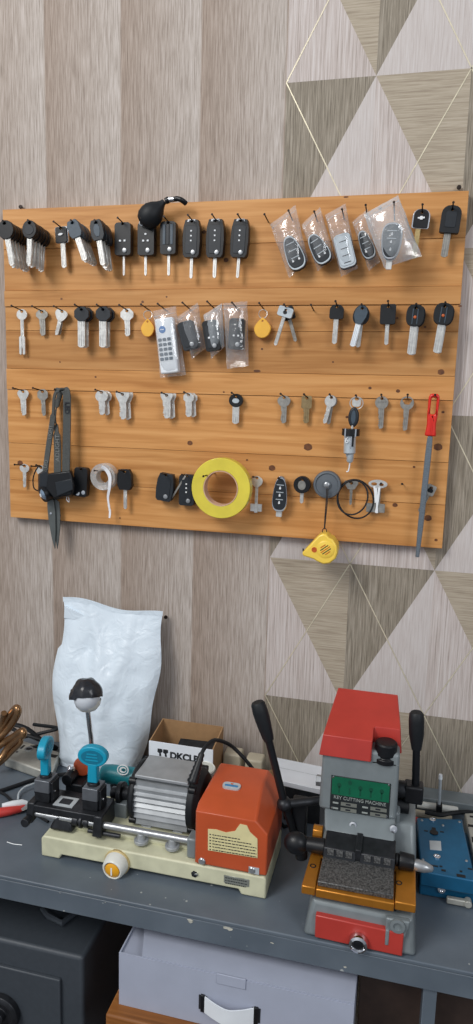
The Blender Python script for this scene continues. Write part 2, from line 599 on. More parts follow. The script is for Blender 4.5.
def thing(name, label, cat, loc=(0, 0, 0), rot=0.0, group=None):
    """an Empty that parents the parts of one thing; rot turns it in the plane of the wall"""
    o = bpy.data.objects.new(name, None)
    o.empty_display_size = 0.01
    col.objects.link(o)
    o.location = loc
    o.rotation_euler = (0, R(rot), 0)
    return tag(o, label, cat, group)


def dup(root, loc, label, rot=None, group=None):
    r = root.copy(); col.objects.link(r); r.location = loc; r['label'] = label
    if rot is not None: r.rotation_euler = (0, R(rot), 0)
    if group: r['group'] = group
    for ch in list(root.children):
        c = ch.copy(); col.objects.link(c); c.parent = r
        for g in list(ch.children):
            d = g.copy(); col.objects.link(d); d.parent = c
    return r


def text_mesh(name, s, height, mat, parent, loc, rot=(90, 0, 0), depth=0.0002, align='CENTER', sx=1.0, bold=0.0):
    cu = bpy.data.curves.new(name, 'FONT')
    cu.body = s; cu.size = height; cu.align_x = align; cu.align_y = 'CENTER'
    cu.extrude = depth; cu.offset = bold
    to = bpy.data.objects.new(name + '_src', cu)
    col.objects.link(to)
    bpy.context.view_layer.update()
    me = bpy.data.meshes.new_from_object(to.evaluated_get(bpy.context.evaluated_depsgraph_get()))
    bpy.data.objects.remove(to)
    bpy.data.curves.remove(cu)
    me.name = name
    me.materials.clear(); me.materials.append(mat)
    o = bpy.data.objects.new(name, me)
    col.objects.link(o)
    o.parent = parent
    o.location = loc
    o.rotation_euler = tuple(R(a) for a in rot)
    o.scale = (sx, 1, 1)
    return o


def ell(cx, cz, rx, rz, n=24, a0=0, a1=360, endpoint=False):
    k = n if not endpoint else n - 1
    return [(cx + rx * math.cos(R(a0 + (a1 - a0) * i / k)), cz + rz * math.sin(R(a0 + (a1 - a0) * i / k))) for i in range(n)]


def rrect(x0, x1, z0, z1, r, n=5):
    """rounded rectangle outline; r = single radius or (bl, br, tr, tl)"""
    if not isinstance(r, (list, tuple)):
        r = (r,) * 4
    out = []
    for (cx, cz, a, q) in ((x0, z0, 180, r[0]), (x1, z0, 270, r[1]), (x1, z1, 0, r[2]), (x0, z1, 90, r[3])):
        ox = cx + q if cx == x0 else cx - q
        oz = cz + q if cz == z0 else cz - q
        for i in range(n):
            t = R(a + 90 * i / (n - 1))
            out.append((ox + q * math.cos(t), oz + q * math.sin(t)))
    return out


def superegg(w, ht, hb, wt, n=28):
    """egg-like fob outline: top half-width wt, bottom blunt; centre at 0"""
    out = []
    for i in range(n):
        t = 2 * math.pi * i / n
        c, s = math.cos(t), math.sin(t)
        x = math.copysign(abs(c) ** 0.75, c); z = math.copysign(abs(s) ** 0.75, s)
        ww = w + (wt - w) * (z + 1) / 2
        out.append((x * ww, z * (ht if z > 0 else hb)))
    return out


def smooth_path(pts, k=6):
    """Catmull-Rom through 3-D points"""
    P = [Vector(p) for p in pts]
    P = [P[0] * 2 - P[1]] + P + [P[-1] * 2 - P[-2]]
    out = []
    for i in range(1, len(P) - 2):
        for j in range(k):
            t = j / k
            a, b, c, d = P[i - 1], P[i], P[i + 1], P[i + 2]
            out.append(0.5 * ((2 * b) + (c - a) * t + (2 * a - 5 * b + 4 * c - d) * t * t + (3 * b - a - 3 * c + d) * t ** 3))
    out.append(P[-2])
    return out
# ================================================================== the setting
def structure(o):
    o['kind'] = 'structure'
    return o


def build_wall():
    mb = MB()
    mats = [MT['stripe'], MT['wp_light'], MT['wp_pale'], MT['wp_dark'], MT['wp_tan'], MT['gold']]
    ZT, ZB = 1.7875, -1.35
    P, X0 = 0.1425, 0.5065
    q = lambda pts: mb.poly3([(x, WALL, z) for x, z in pts])
    mb.mi = 0
    q([(-1.5, ZB), (X0, ZB), (X0, ZT), (-1.5, ZT)])
    H, Z0 = 0.2615, 0.742
    # triangle rows: between level j and j+1; V triangles (apex down) alternate with pale up-triangles
    for j in range(-8, 4):
        zb, zt = Z0 + j * H, Z0 + (j + 1) * H
        for i in range(0, 12):
            xa = X0 + i * P; xb = xa + P
            down_at_a = (i + j) % 2 != 0      # V apex sits on the left edge (xa, zb) of this cell
            if down_at_a:
                mb.mi = 3; q([(xa, zb), (xb, zt), (xa, zt)])
                mb.mi = 2; q([(xa, zb), (xb, zb), (xb, zt)])
            else:
                mb.mi = 4; q([(xb, zb), (xb, zt), (xa, zt)])
                mb.mi = 1; q([(xa, zb), (xb, zb), (xa, zt)])
    # printed gold lattice, a hair proud of the paper
    mb.mi = 5
    w = 0.0009
    for j in range(-8, 4):
        zb, zt = Z0 + j * H, Z0 + (j + 1) * H
        for i in range(0, 12):
            xa = X0 + i * P; xb = xa + P
            a, b = ((xa, zb), (xb, zt)) if (i + j) % 2 == 0 else ((xa, zt), (xb, zb))
            dx, dz = b[0] - a[0], b[1] - a[1]; L = math.hypot(dx, dz); nx, nz = -dz / L * w, dx / L * w
            y = WALL - 0.0004
            mb.poly3([(a[0] + nx, y, a[1] + nz), (b[0] + nx, y, b[1] + nz), (b[0] - nx, y, b[1] - nz), (a[0] - nx, y, a[1] - nz)])
    bm = mb.bm
    me = bpy.data.meshes.new('wall_back')
    for f in bm.faces:
        f.normal_update()
        if f.normal.y > 0: f.normal_flip()
    # back skin for thickness
    mb.mi = 0
    mb.box(-1.5, X0 + 12 * P, WALL + 0.001, WALL + 0.08, ZB, ZT)
    bm.to_mesh(me); bm.free()
    for m in mats: me.materials.append(m)
    o = bpy.data.objects.new('wall_back', me); col.objects.link(o)
    return structure(o)


build_wall()
FLOOR = -1.19
mb = MB(); mb.box(-1.5, 2.2, -2.6, WALL + 0.08, FLOOR - 0.05, FLOOR)
structure(mb.build('floor', MT['concrete']))

# ================================================================== the key board
board = thing('key_board', 'wide varnished pine board of horizontal planks full of nails on the wall', 'key board', (0.4, 0.01, 0.0))
JOINTS = [0.0, 0.073, 0.143, 0.243, 0.281, 0.350, 0.392, 0.420, 0.492, 0.561]
KN = [(20, 463, 3.5), (226, 260, 2.6), (308, 447, 4.4), (272, 468, 3.6), (190, 443, 3), (257, 371, 3.8), (441, 372, 3.2), (438, 447, 4.2),
      (428, 518, 3.6), (460, 306, 1.8), (96, 377, 1.2), (247, 460, 1.2), (398, 391, 2), (204, 232, 2.2), (60, 362, 1.0), (395, 505, 2.6), (62, 299, 1.3),
      (143, 302, 1.5), (250, 305, 1.2), (262, 349, 1.2), (425, 327, 1.3), (333, 362, 1.0), (370, 388, 1.6), (414, 467, 1.3), (347, 417, 1.5), (397, 318, 1.3),
      (436, 540, 1.6), (224, 392, 1.0), (120, 518, 1.0), (380, 188 + 20, 1.8), (346, 197, 2.4), (167, 297, 1.0), (443, 412, 1.5)]
for i in range(len(JOINTS) - 1):
    z0, z1 = JOINTS[i], JOINTS[i + 1]
    mb = MB()
    yf = -0.0018 if i in (3, 6) else (0.0004 if i % 2 else 0.0)
    mb.box(0.0, 0.8, yf, WALL - 0.0005, z0 + 0.00025, z1 - 0.00025)
    mb.mi = 1
    for (u, v, r) in KN:
        c = at(u, v, 0.0)
        if z0 < c.z < z1:
            rr = r * 0.00165
            rz = min(rr * 0.85, c.z - z0 - 0.001, z1 - c.z - 0.001)
            if rz > 0.0006:
                mb.poly3([(x, yf - 0.00025, z) for x, z in [(c.x + rr * math.cos(t * .5236) * (1 + .12 * math.sin(3 * t)), c.z + rz * math.sin(t * .5236)) for t in range(12)]])
    p = mb.build('plank', [MT['wood'], MT['knot']], board, bevel=0.0004, seg=1)

NAILS = []


def nail(u, v, d, length=0.042, up=0.16, side=0.0):
    """a nail through the photo position (u, v) of the hole of what hangs at depth d"""
    c = at(u, v, -d)
    k = length
    a = Vector((c.x - side * d, 0.012, c.z - up * d))
    b = Vector((c.x + side * (k - d), -k, c.z + up * (k - d)))
    NAILS.append((a, b))


# ------------------------------------------------------------------ keys
def frame(u, v, d):
    return at(u, v, -d), *scale_at(u, v, -d)


def bow(kind, w, h, top=2.3):
    cz = top - h / 2
    if kind == 'round':
        return ell(0, cz, w / 2, h / 2)
    if kind == 'trefoil':
        return [(w / 2 * (1 + .10 * math.cos(3 * t - 1.57)) * math.cos(t), cz + h / 2 * (1 + .10 * math.cos(3 * t - 1.57)) * math.sin(t)) for t in [2 * math.pi * i / 30 for i in range(30)]]
    if kind == 'heart':
        return [(w / 2 * (1 + .14 * math.sin(t)) * math.cos(t), cz + h / 2 * (1 - .10 * abs(math.sin(2 * t))) * math.sin(t)) for t in [2 * math.pi * i / 30 for i in range(30)]]
    if kind == 'flare':
        z0 = top - h
        return [(-w / 2 + .8, top), (-w / 2, top - .8), (-w / 2 + .3, top - h * .38), (-w * .27, z0 + .6), (-w * .25, z0), (w * .25, z0), (w * .27, z0 + .6), (w / 2 - .3, top - h * .38), (w / 2, top - .8), (w / 2 - .8, top)]
    if kind == 'square':
        return rrect(-w / 2, w / 2, top - h, top, 2.0)
    if kind == 'oct':
        c = w * .28; z0 = top - h
        return [(-w / 2, z0 + c), (-w / 2 + c, z0), (w / 2 - c, z0), (w / 2, z0 + c), (w / 2, top - c), (w / 2 - c, top), (-w / 2 + c, top), (-w / 2, top - c)]
    if kind == 'shield':
        z0 = top - h
        return rrect(-w / 2, w / 2, z0, top, (w * .12, w * .12, w * .42, w * .42))
    if kind == 'oval':
        return superegg(w / 2 * 1.03, h / 2, h / 2, w / 2 * .97)[::1] if False else [(x, z + cz) for x, z in superegg(w / 2, h / 2, h / 2, w / 2)]
    if kind == 'taper':
        z0 = top - h
        return [(-w * .34, top), (-w * .5, top - h * .25), (-w * .5, z0 + h * .22), (-w * .36, z0), (w * .36, z0), (w * .5, z0 + h * .22), (w * .46, top - h * .25), (w * .30, top)]
    if kind == 'leaf':
        z0 = top - h
        return [(0, top), (w * .30, top - h * .08), (w * .5, top - h * .32), (w * .46, top - h * .6), (w * .28, z0 + h * .05), (w * .2, z0), (-w * .2, z0), (-w * .30, z0 + h * .08), (-w * .5, top - h * .62), (-w * .46, top - h * .28), (-w * .22, top - h * .05)]
    raise ValueError(kind)


def blade_pts(bw, z0, z1, bits=True, tip=True, seed=0):
    rnd = random.Random(seed)
    pts = [(bw / 2, z0), (bw / 2, z1 + (1.5 if tip else 0))]
    if tip:
        pts += [(bw * .15, z1), (-bw * .2, z1)]
    else:
        pts += [(-bw / 2, z1)]
    if bits:
        n = 6; zb = z1 + 1.5
        zt = z0 - (z0 - z1) * .28
        for i in range(n):
            z = zb + (zt - zb) * (i + .5) / n
            pts.append((-bw / 2 + bw * rnd.uniform(.05, .30), z))
            pts.append((-bw / 2 + bw * rnd.uniform(.0, .08), z + (zt - zb) / n * .5))
    else:
        pts.append((-bw / 2, z1 + (1.5 if tip else 0)))
    pts.append((-bw / 2, z0))
    return pts


def sc(pts, sx, sz):
    return [(x * sx, z * sz) for x, z in pts]


KEYN = [0]


def metal_key(label, u, v, d=0.006, rot=0, kind='round', w=11, h=10, bw=5.6, bl=22, mat='nickel', group='plain metal keys on the board',
              nl=True, hole=1.5, bits=True, wide=None, dots=False, win=None, off=0.0):
    O, sx, sz = frame(u, v, d)
    KEYN[0] += 1
    mb = MB()
    hs = [ell(0, 0, hole, hole, 12)]
    if win:
        hs = [win]
    mb.prism(sc(bow(kind, w, h), sx, sz), -0.0024, 0, [sc(x, sx, sz) for x in hs])
    zb = 2.3 - h + 1.2
    bp = sc([(x + off, z) for x, z in blade_pts(bw, zb, -bl, bits, seed=KEYN[0])], sx, sz)
    mb.prism(bp, -0.0022, -0.0002)
    # milled grooves read as two slim raised lands along the shank
    for xo in (-.12, .2):
        mb.box((off + bw * xo - bw * .06) * sx, (off + bw * xo + bw * .06) * sx, -0.0027, -0.002, (-bl + 2.5) * sz, (zb - .6) * sz)
    if wide:
        ww, z0 = wide
        for s in (-1, 1):
            mb.prism(sc([(s * .5, z0), (s * ww / 2, z0 - 2), (s * ww / 2, -bl - 5.5), (s * ww * .3, -bl - 7), (s * .5, -bl - 6)], sx, sz), -0.0036, -0.0002)
    if dots:
        for k in range(4):
            mb.cyl(((k - 1.5) * 2.4 * sx, -0.003, -3.2 * sz), ((k - 1.5) * 2.4 * sx, -0.002, -3.2 * sz), 0.9 * sx, n=8)
    o = mb.build('metal_key', MT[mat], None, bevel=0.0003, seg=1, world=False)
    o.location = O; o.rotation_euler = (0, R(rot), 0)
    tag(o, label, 'key', group)
    if nl: nail(u, v, d)
    return o


def car_key(label, u, v, d=0.008, rot=0, kind='round', w=16, h=17, bw=5, bl=34, top=2.6, mat='black', bmat='nickel', th=0.008, group='black headed car keys',
            inlay=None, emblem=None, rim=None, nl=True, off=0.0, brot=0.0, bits=False, stripes=0, dot=False, nlen=0.042, name='car_key'):
    O, sx, sz = frame(u, v, d)
    KEYN[0] += 1
    t = thing(name, label, 'key', O, rot, group)
    hs = [sc(ell(0, 0, 1.5, 1.2, 10), sx, sz)]
    mb = MB(); mb.prism(sc(bow(kind, w, h, top), sx, sz), -th, 0, hs)
    mb.build('head', MT[mat], t, bevel=0.0014, world=False)
    if rim:
        mb = MB()
        mb.prism(sc(bow(kind, w * 1.17, h * 1.07, top + .6), sx, sz), -th * .72, -th * .2, hs)
        mb.build('rim', MT[rim], t, bevel=0.0006, world=False)
    zb = top - h
    M = Matrix.Rotation(R(brot), 4, 'Y')
    mb = MB()
    bp = sc([(x + off, z) for x, z in blade_pts(bw, 1.0, -(bl + zb), bits, True, KEYN[0])], sx, sz)
    mb.prism(bp, -th / 2 - 0.0012, -th / 2 + 0.0012, M=M)
    for s in (-.32, 0, .32):
        if bw < 3: continue
        mb2 = [((off + bw * s - .35) * sx, -(bl + zb) * sz + 0.003), ((off + bw * s + .35) * sx, -(bl + zb) * sz + 0.003), ((off + bw * s + .35) * sx, -0.001), ((off + bw * s - .35) * sx, -0.001)]
        mb.prism(mb2, -th / 2 - 0.0019, -th / 2 - 0.001, M=M)
    b = mb.build('blade', MT[bmat], t, bevel=0.0003, seg=1, world=False)
    b.location = (0, 0, zb * sz)
    if inlay:
        k, iw, ih, im = inlay
        mb = MB(); pts = bow(k, iw, ih, top - (h - ih) / 2 - .4)
        mb.prism(sc(pts, sx, sz), -th - 0.0007, -th + 0.001)
        mb.build('inlay', MT[im], t, bevel=0.0004, seg=1, world=False)
    for k in range(stripes):
        x = (k - (stripes - 1) / 2) * w * .27
        mb = MB(); mb.box((x - .45) * sx, (x + .45) * sx, -th - 0.0006, -th + 0.0005, (zb + 2.2) * sz, (top - 4.5) * sz)
        mb.build('grip_rib', MT['bluegrey'], t, world=False)
    if dot:
        mb = MB(); mb.lathe([(1.5 * sx, 0), (1.5 * sx, .0008), (1.0 * sx, .0011), (0, .0011)], (0, -th, (zb + h * .42) * sz), (0, -1, 0), n=14)
        mb.build('emblem', MT['red_print'], t, world=False)
    if emblem:
        emblem(t, sx, sz, th, zb + h * .5)
    if nl: nail(u, v, d, nlen)
    return t


def bunch(front_label, rest_label, n, u, v, d0, step, **kw):
    """n keys of a kind threaded on one nail, the first one nearest the room"""
    kw['nl'] = False
    k = car_key(front_label, u, v, d0, **kw)
    ords = ['second', 'third', 'fourth', 'fifth', 'sixth', 'seventh']
    for i in range(1, n):
        loc = Vector(k.location) + Vector((random.uniform(-.0008, .0008), step * i, random.uniform(-.0012, .0006) - .0007 * i))
        dup(k, loc, rest_label.format(ords[i - 1]), rot=math.degrees(k.rotation_euler.y) + random.uniform(-4, 4))
    c = at(u, v, -d0)
    NAILS.append((Vector((c.x, 0.012, c.z - 0.004)), Vector((c.x, -d0 - 0.012, c.z + 0.0035))))
    return k


def bow_tie(t, sx, sz, th, z):
    mb = MB()
    mb.prism(sc([(-3.4, z - .6), (-1.2, z - .7), (-1.0, z - 1.6), (1.4, z - 1.3), (1.6, z - .4), (3.6, z + .2), (3.4, z + 1.5), (1.3, z + 1.3), (1.1, z + 2.2), (-1.3, z + 1.8), (-1.4, z + .9), (-3.6, z + .6)], sx, sz), -th - 0.0018, -th + 0.0004)
    mb.build('emblem', MT['icon'], t, world=False)


def small_badge(t, sx, sz, th, z):
    mb = MB()
    mb.prism(sc([(-2.2, z - .8), (0.4, z - 1.1), (2.2, z + .2), (2.0, z + 1.2), (-0.5, z + 1.4), (-2.3, z + .4)], sx, sz), -th - 0.0018, -th + 0.0004)
    mb.build('emblem', MT['icon'], t, world=False)


GA = 'black car keys bunched on the top left nail'
bunch('black slotted head car key, front one of the far left top row bunch', 'black car key, {} from the front in the far left top row bunch', 6,
      6.5, 224.5, 0.050, 0.0086, rot=-9, kind='round', w=16, h=19, bw=5.5, bl=43, top=3.4, th=0.0072, group=GA, bits=True)
GB = 'black car keys bunched on the second top row nail'
bunch('car key with bright blade and ringed head, front of the second top row bunch', 'black car key, {} from the front in the second top row bunch', 6,
      31.5, 224, 0.050, 0.0086, rot=4, kind='round', w=14, h=18.5, bw=5.0, bl=42, top=3, th=0.0072, group=GB, inlay=('round', 9, 10, 'char'), bits=True)
car_key('black car key with thin chrome rim and white badge, alone on a top row nail', 63, 229.5, 0.008, -3, 'square', 11, 15.5, 4.8, 39.5, 1.5, 'black', 'nickel', 0.009,
        'black headed car keys', rim='chrome', emblem=small_badge, off=0.4)
GD = 'car keys fanned on the fourth top row nail'
bunch('blue grey tapered car key, front of the fan just right of the chrome rimmed key', 'slanted car key, {} from the front in the fan beside the chrome rimmed key', 5,
      74, 224, 0.044, 0.0086, rot=-20, kind='taper', w=12.5, h=18, bw=5.6, bl=40, top=3, mat='bluegrey', th=0.0072, group=GD)
GE = 'car keys fanned on the fifth top row nail'
bunch('dark car key with raised loop, front of the fan beside the two button key', 'dark car key, {} from the front in the fan beside the two button key', 5,
      97.5, 224, 0.044, 0.0086, rot=-10, kind='taper', w=13, h=20.5, bw=5.2, bl=43, top=3.4, mat='char', th=0.0072, group=GE, inlay=('leaf', 6.5, 13, 'bluegrey'))


# ------------------------------------------------------------------ flip keys
def flip_key(label, u, v, d=0.006, rot=0, w=18, h=36, blade=(2.6, 20), bx=0.0, buttons=3, ring=True, kind='bulge', group='folding remote keys on the top row', emblem=True,
             icons='col', th=0.013, mat='black', nl=True, brot=0.0, nlen=0.042, panel=True, facets=False):
    O, sx, sz = frame(u, v, d)
    t = thing('flip_key', label, 'car key', O, rot, group)
    top = 2.0
    z0 = top - h
    if kind == 'bulge':
        pts = [(-w * .36, top), (-w * .47, top - h * .22), (-w * .5, top - h * .55), (-w * .46, z0 + h * .08), (-w * .36, z0), (w * .36, z0), (w * .46, z0 + h * .08), (w * .5, top - h * .55), (w * .47, top - h * .22), (w * .36, top)]
    else:
        pts = rrect(-w / 2, w / 2, z0, top, (w * .18, w * .18, w * .22, w * .22))
    hs = [sc(ell(0, .2, 1.3, 1.0, 10), sx, sz)]
    mb = MB(); mb.prism(sc(pts, sx, sz), -th, 0, hs)
    mb.build('shell', MT[mat], t, bevel=0.0025, seg=3, world=False)
    if panel:
        mb = MB(); mb.prism(sc(rrect(-w * .33, w * .33, z0 + h * .10, top - h * .16, w * .12), sx, sz), -th - 0.0008, -th + 0.001)
        mb.build('button_panel', MT['char'], t, bevel=0.0004, seg=1, world=False)
    if facets:
        for k in (-1, 0, 1):
            mb = MB(); mb.box((k * w * .24 - w * .09) * sx, (k * w * .24 + w * .09) * sx, -th - 0.001, -th + 0.001, (z0 + h * .30) * sz, (top - 3) * sz)
            mb.build('grip_rib', MT['bluegrey' if k else 'char'], t, bevel=0.0004, seg=1, world=False)
    spots = []
    if icons == 'col':
        spots = [(0, top - h * f) for f in (.30, .43, .56)][:buttons]
    elif icons == 'pair':
        spots = [(-2.2, top - h * .56), (2.3, top - h * .56)] + ([(0, top - h * .36)] if buttons > 2 else [])
    for x, z in spots:
        k_ = .75 if icons == 'col' else .9
        mb = MB(); mb.prism(sc(rrect(x - k_, x + k_, z - k_, z + k_, .4), sx, sz), -th - 0.0016, -th)
        mb.build('button', MT['icon'], t, world=False)
    if emblem:
        mb = MB(); mb.lathe([(2.1 * sx, 0), (2.1 * sx, 0.0015), (1.4 * sx, 0.0019), (0, 0.0015)], (w * .13 * sx, -th, (z0 + 4.8) * sz), (0, -1, 0), n=16)
        mb.build('release_button', MT['steel'], t, world=False)
    if ring:
        mb = MB(); mb.prism(sc([(-4.6, top - 2.6), (-4.0, top + .4), (4.0, top + .4), (4.6, top - 2.6), (2.4, top - 2.6), (1.8, top - .9), (-1.8, top - .9), (-2.4, top - 2.6)], sx, sz), -th - 0.0008, -th * .3)
        mb.build('chrome_loop', MT['chrome'], t, bevel=0.0005, seg=1, world=False)
    if blade:
        bw, bl = blade
        mb = MB(); M = Matrix.Rotation(R(brot), 4, 'Y')
        mb.prism(sc(blade_pts(bw, 1.5, -bl, False, True), sx, sz), -th * .5 - 0.0013, -th * .5 + 0.0013, M=M)
        mb.box(-.3 * sx, .3 * sx, -th * .5 - 0.0019, -th * .5 - 0.001, (-bl + 2) * sz, -0.001) if not brot else None
        b = mb.build('blade', MT['nickel'], t, bevel=0.0003, seg=1, world=False)
        b.location = (bx * sx, 0, z0 * sz)
    if nl: nail(u, v, d, nlen)
    return t


flip_key('black folding key with two white button marks, left of the key under the rubber bulb', 125.5, 226, 0.008, 0, 16, 33, (2.0, 20), 0, 2, False, 'box', icons='pair', panel=False)
flip_key('black folding key with three white button marks, hanging below the rubber bulb', 148.5, 226, 0.008, 0, 16.5, 33, (2.4, 20), -1.2, 3, False, 'box', icons='pair', panel=False)
flip_key('plain black folding key with ribbed front and one bolt, just right of the rubber bulb', 170.5, 225, 0.008, 0, 15.5, 33, (2.6, 21), 0, 0, False, 'box', facets=True, panel=False)
flip_key('black folding key with chrome loop, first of the three alike in the top row', 194, 223.5, 0.008, 1, 17.5, 37.5, (3, 21))
flip_key('black folding key with chrome loop, middle of the three alike in the top row', 217.5, 223, 0.008, 1, 18, 38, (3.6, 20.5))
flip_key('black folding key with chrome loop, last of the three before the bagged keys', 242.5, 223, 0.008, 3, 18, 38, (3.0, 20.5))

# ---- rubber squeeze bulb with valve and hose over the top edge of the board
t = thing('squeeze_bulb', 'black rubber squeeze bulb with metal valve hanging at the top edge of the key board', 'air pump', at(152, 214, -0.026), 0)
P = lambda u, v, d=0.026: at(u, v, -d)
ax = (P(166, 200.5) - P(150, 217)).normalized()
c = P(150.5, 215.5)
s = scale_at(152, 214, -0.03)[1]
prof = [(0, -13 * s), (4.5 * s, -12.6 * s), (9 * s, -10.5 * s), (11.8 * s, -6 * s), (12.6 * s, 0), (11.8 * s, 5 * s), (9.2 * s, 10 * s), (5.5 * s, 14.5 * s), (3.4 * s, 18 * s), (2.9 * s, 20.5 * s), (0, 20.5 * s)]
mb = MB(); mb.lathe(prof, c, ax, n=28); mb.build('bulb', MT['black_soft'], t, smooth=60)
mb = MB(); mb.cyl(P(165.5, 201.2), P(169, 199.6), 0.0052, 0.0052, 16); mb.build('neck_ring', MT['black'], t, bevel=0.0006)
mb = MB(); mb.cyl(P(168.5, 199.8), P(174.5, 199.2), 0.0046, 0.0042, 16); mb.build('valve', MT['chrome'], t, bevel=0.0005)
mb = MB(); mb.tube(smooth_path([P(174, 199.2), P(178, 198.8), P(182, 200.3), P(186, 203.5, 0.02)]), 0.0042, 10); mb.build('hose', MT['black'], t)
mb = MB(); mb.tube([P(142, 223) + Vector((0.004 * math.cos(R(a)), -0.001, 0.004 * math.sin(R(a)))) for a in range(0, 360, 30)], 0.0011, 6, True); mb.build('release_ring', MT['chrome'], t)
NAILS.append((Vector((at(150, 226, 0).x, 0.012, at(150, 226, 0).z)), at(146, 222, -0.012)))


# ------------------------------------------------------------------ smart keys and zip bags
def smart_key(label, u, v, d, rot, w=19, h=36, kind='egg', group='smart keys in clear bags', face='char', trim='silver', lines=3, shell='char', icons=2, tail=False, th=0.012, name='smart_key'):
    """u, v is the middle of the fob"""
    O, sx, sz = frame(u, v, d)
    t = thing(name, label, 'car key', O, rot, group)
    def shape(k):
        if kind == 'egg':
            return sc(superegg(w / 2 * k, h / 2 * k, h / 2 * k, w / 2 * .62 * k, 32), sx, sz)
        if kind == 'eggdown':
            return sc([(x, -z) for x, z in superegg(w / 2 * k, h / 2 * k, h / 2 * k, w / 2 * .72 * k, 32)][::-1], sx, sz)
        return sc(rrect(-w / 2 * k, w / 2 * k, -h / 2 * k, h / 2 * k, w * .28 * k, 6), sx, sz)
    mb = MB(); mb.prism(shape(1.0), -th * .8, 0); mb.build('shell', MT[shell], t, bevel=0.0025, seg=2, world=False)
    mb = MB(); mb.prism(shape(.96), -th, -th * .55, [shape(.85)]); mb.build('trim', MT[trim], t, bevel=0.0005, seg=1, world=False)
    mb = MB(); mb.prism(shape(.85), -th - 0.0006, -th * .6); mb.build('face', MT[face], t, bevel=0.0006, seg=1, world=False)
    for k in range(lines):
        z = h * (.26 - .2 * k)
        mb = MB(); mb.box(-w * .2 * sx, w * .2 * sx, -th - 0.0012, -th, (z - .35) * sz, (z + .35) * sz)
        mb.build('button_seam', MT['silver' if face != 'silver' else 'black'], t, world=False)
    for k in range(icons):
        z = h * (.17 - .2 * k) if icons > 2 else h * (-.22) ; x = 0 if icons > 2 else (-1 + 2 * k) * w * .15
        mb = MB(); mb.prism(sc(rrect(x - .9, x + .9, z - 1.1, z + .8, .4), sx, sz), -th - 0.0013, -th)
        mb.prism(sc(ell(x, z + 1.0, .7, .8, 8), sx, sz), -th - 0.0013, -th)
        mb.build('button_icon', MT['icon'], t, world=False)
    if tail:
        mb = MB(); mb.prism(sc(rrect(-3, 3, -h / 2 - tail, -h / 2 + 2, 1), sx, sz), -th * .6, -th * .3)
        mb.build('key_blade', MT['nickel'], t, bevel=0.0004, seg=1, world=False)
    return t


def zip_bag(label, quad, d, front=0.013, back=0.005, group='clear zip bags on the board', film='film', seed=0, crinkle=0.0016, flip=False):
    """quad: photo positions of the bag's corners TL TR BR BL, at depth d"""
    rnd = random.Random(seed)
    from mathutils import noise
    C = [at(u, v, -d) for u, v in quad]
    mb = MB(); bm = mb.bm
    N, Mm = 14, 18
    def pt(i, j, side):
        s, q = i / (N - 1), j / (Mm - 1)
        p = (C[0] * (1 - s) + C[1] * s) * (1 - q) + (C[3] * (1 - s) + C[2] * s) * q
        f = (max(0, 1 - (2 * s - 1) ** 2) ** .6) * (max(0, 1 - (2 * q - 1) ** 4) ** .7)
        nz = noise.noise(Vector((s * 4 + seed * 3.1, q * 6, side * 2.0)))
        edge = min(s, 1 - s) < .001 or min(q, 1 - q) < .001
        if edge:
            p = p + Vector((noise.noise(Vector((q * 5, seed, s))) * 0.0012, 0, noise.noise(Vector((s * 5, seed + 4, q))) * 0.0012))
            return p
        y = -front * f - abs(nz) * crinkle if side == 0 else back * f
        return p + Vector((0, y, 0))
    G = [[[bm.verts.new(pt(i, j, s)) for j in range(Mm)] for i in range(N)] for s in (0, 1)]
    for s in (0, 1):
        for i in range(N - 1):
            for j in range(Mm - 1):
                a = (G[s][i][j], G[s][i + 1][j], G[s][i + 1][j + 1], G[s][i][j + 1])
                bm.faces.new(a if s == 0 else a[::-1])
    bmesh.ops.remove_doubles(bm, verts=list(bm.verts), dist=1e-6)
    t = thing('zip_bag', label, 'plastic bag', (C[0] + C[1] + C[2] + C[3]) / 4, 0, group)
    mb.build('film', MT[film], t, smooth=80)
    # press-seal strip just under the mouth
    q = .10
    a = C[0] * (1 - q) + C[3] * q; b = C[1] * (1 - q) + C[2] * q
    mb = MB()
    ins = (b - a) * 0.03
    mb.tube([a + ins + Vector((0, -front * .42, 0)), (a + b) / 2 + Vector((0, -front * .62, 0)), b - ins + Vector((0, -front * .42, 0))], 0.0006, 6)
    mb.build('press_seal', MT['film_milky'], t)
    return t


smart_key('black smart key with silver rim in the leftmost bag of the top row', 294.5, 254, 0.014, 24 * -1, 21.5, 37)
zip_bag('clear zip bag holding a smart key, leftmost bag of the top row', [(270, 224.6), (295.5, 205), (308, 261), (289, 278)], 0.016, seed=1)
smart_key('black smart key with silver rim in the second bag of the top row', 319.5, 250, 0.012, -32, 20.5, 34)
zip_bag('clear zip bag holding a smart key, second bag from the left in the top row', [(301.5, 224.6), (320, 207), (335, 258), (317.5, 271)], 0.014, seed=2)
smart_key('silver faced four button smart key in the middle bag of the top row', 345.5, 252, 0.016, -17, 17.5, 36, 'box', face='silver', trim='silver', lines=4, icons=0)
zip_bag('clear zip bag with the silver faced key, middle of the five top row bags', [(325, 215), (345.5, 203.5), (358, 268), (341, 277)], 0.018, seed=3)
smart_key('black smart key in the bag half behind the big cloudy bag', 366.5, 246, 0.010, -24, 16, 31, icons=1)
zip_bag('clear zip bag with a black key, half hidden behind the big cloudy bag', [(352, 222), (368, 209), (380, 262), (369, 271)], 0.012, front=0.012, seed=4)
smart_key('chrome edged three button smart key with blade in the big cloudy bag', 391.5, 242.5, 0.046, 3, 23.5, 38, 'eggdown', face='char', trim='chrome', lines=2, icons=3, tail=9, shell='silver')
zip_bag('big cloudy zip bag holding a chrome edged key, rightmost bag of the top row', [(363.5, 214.5), (398, 195), (421.5, 256), (384, 268)], 0.048, front=0.015, back=0.008, film='film_milky', seed=5)
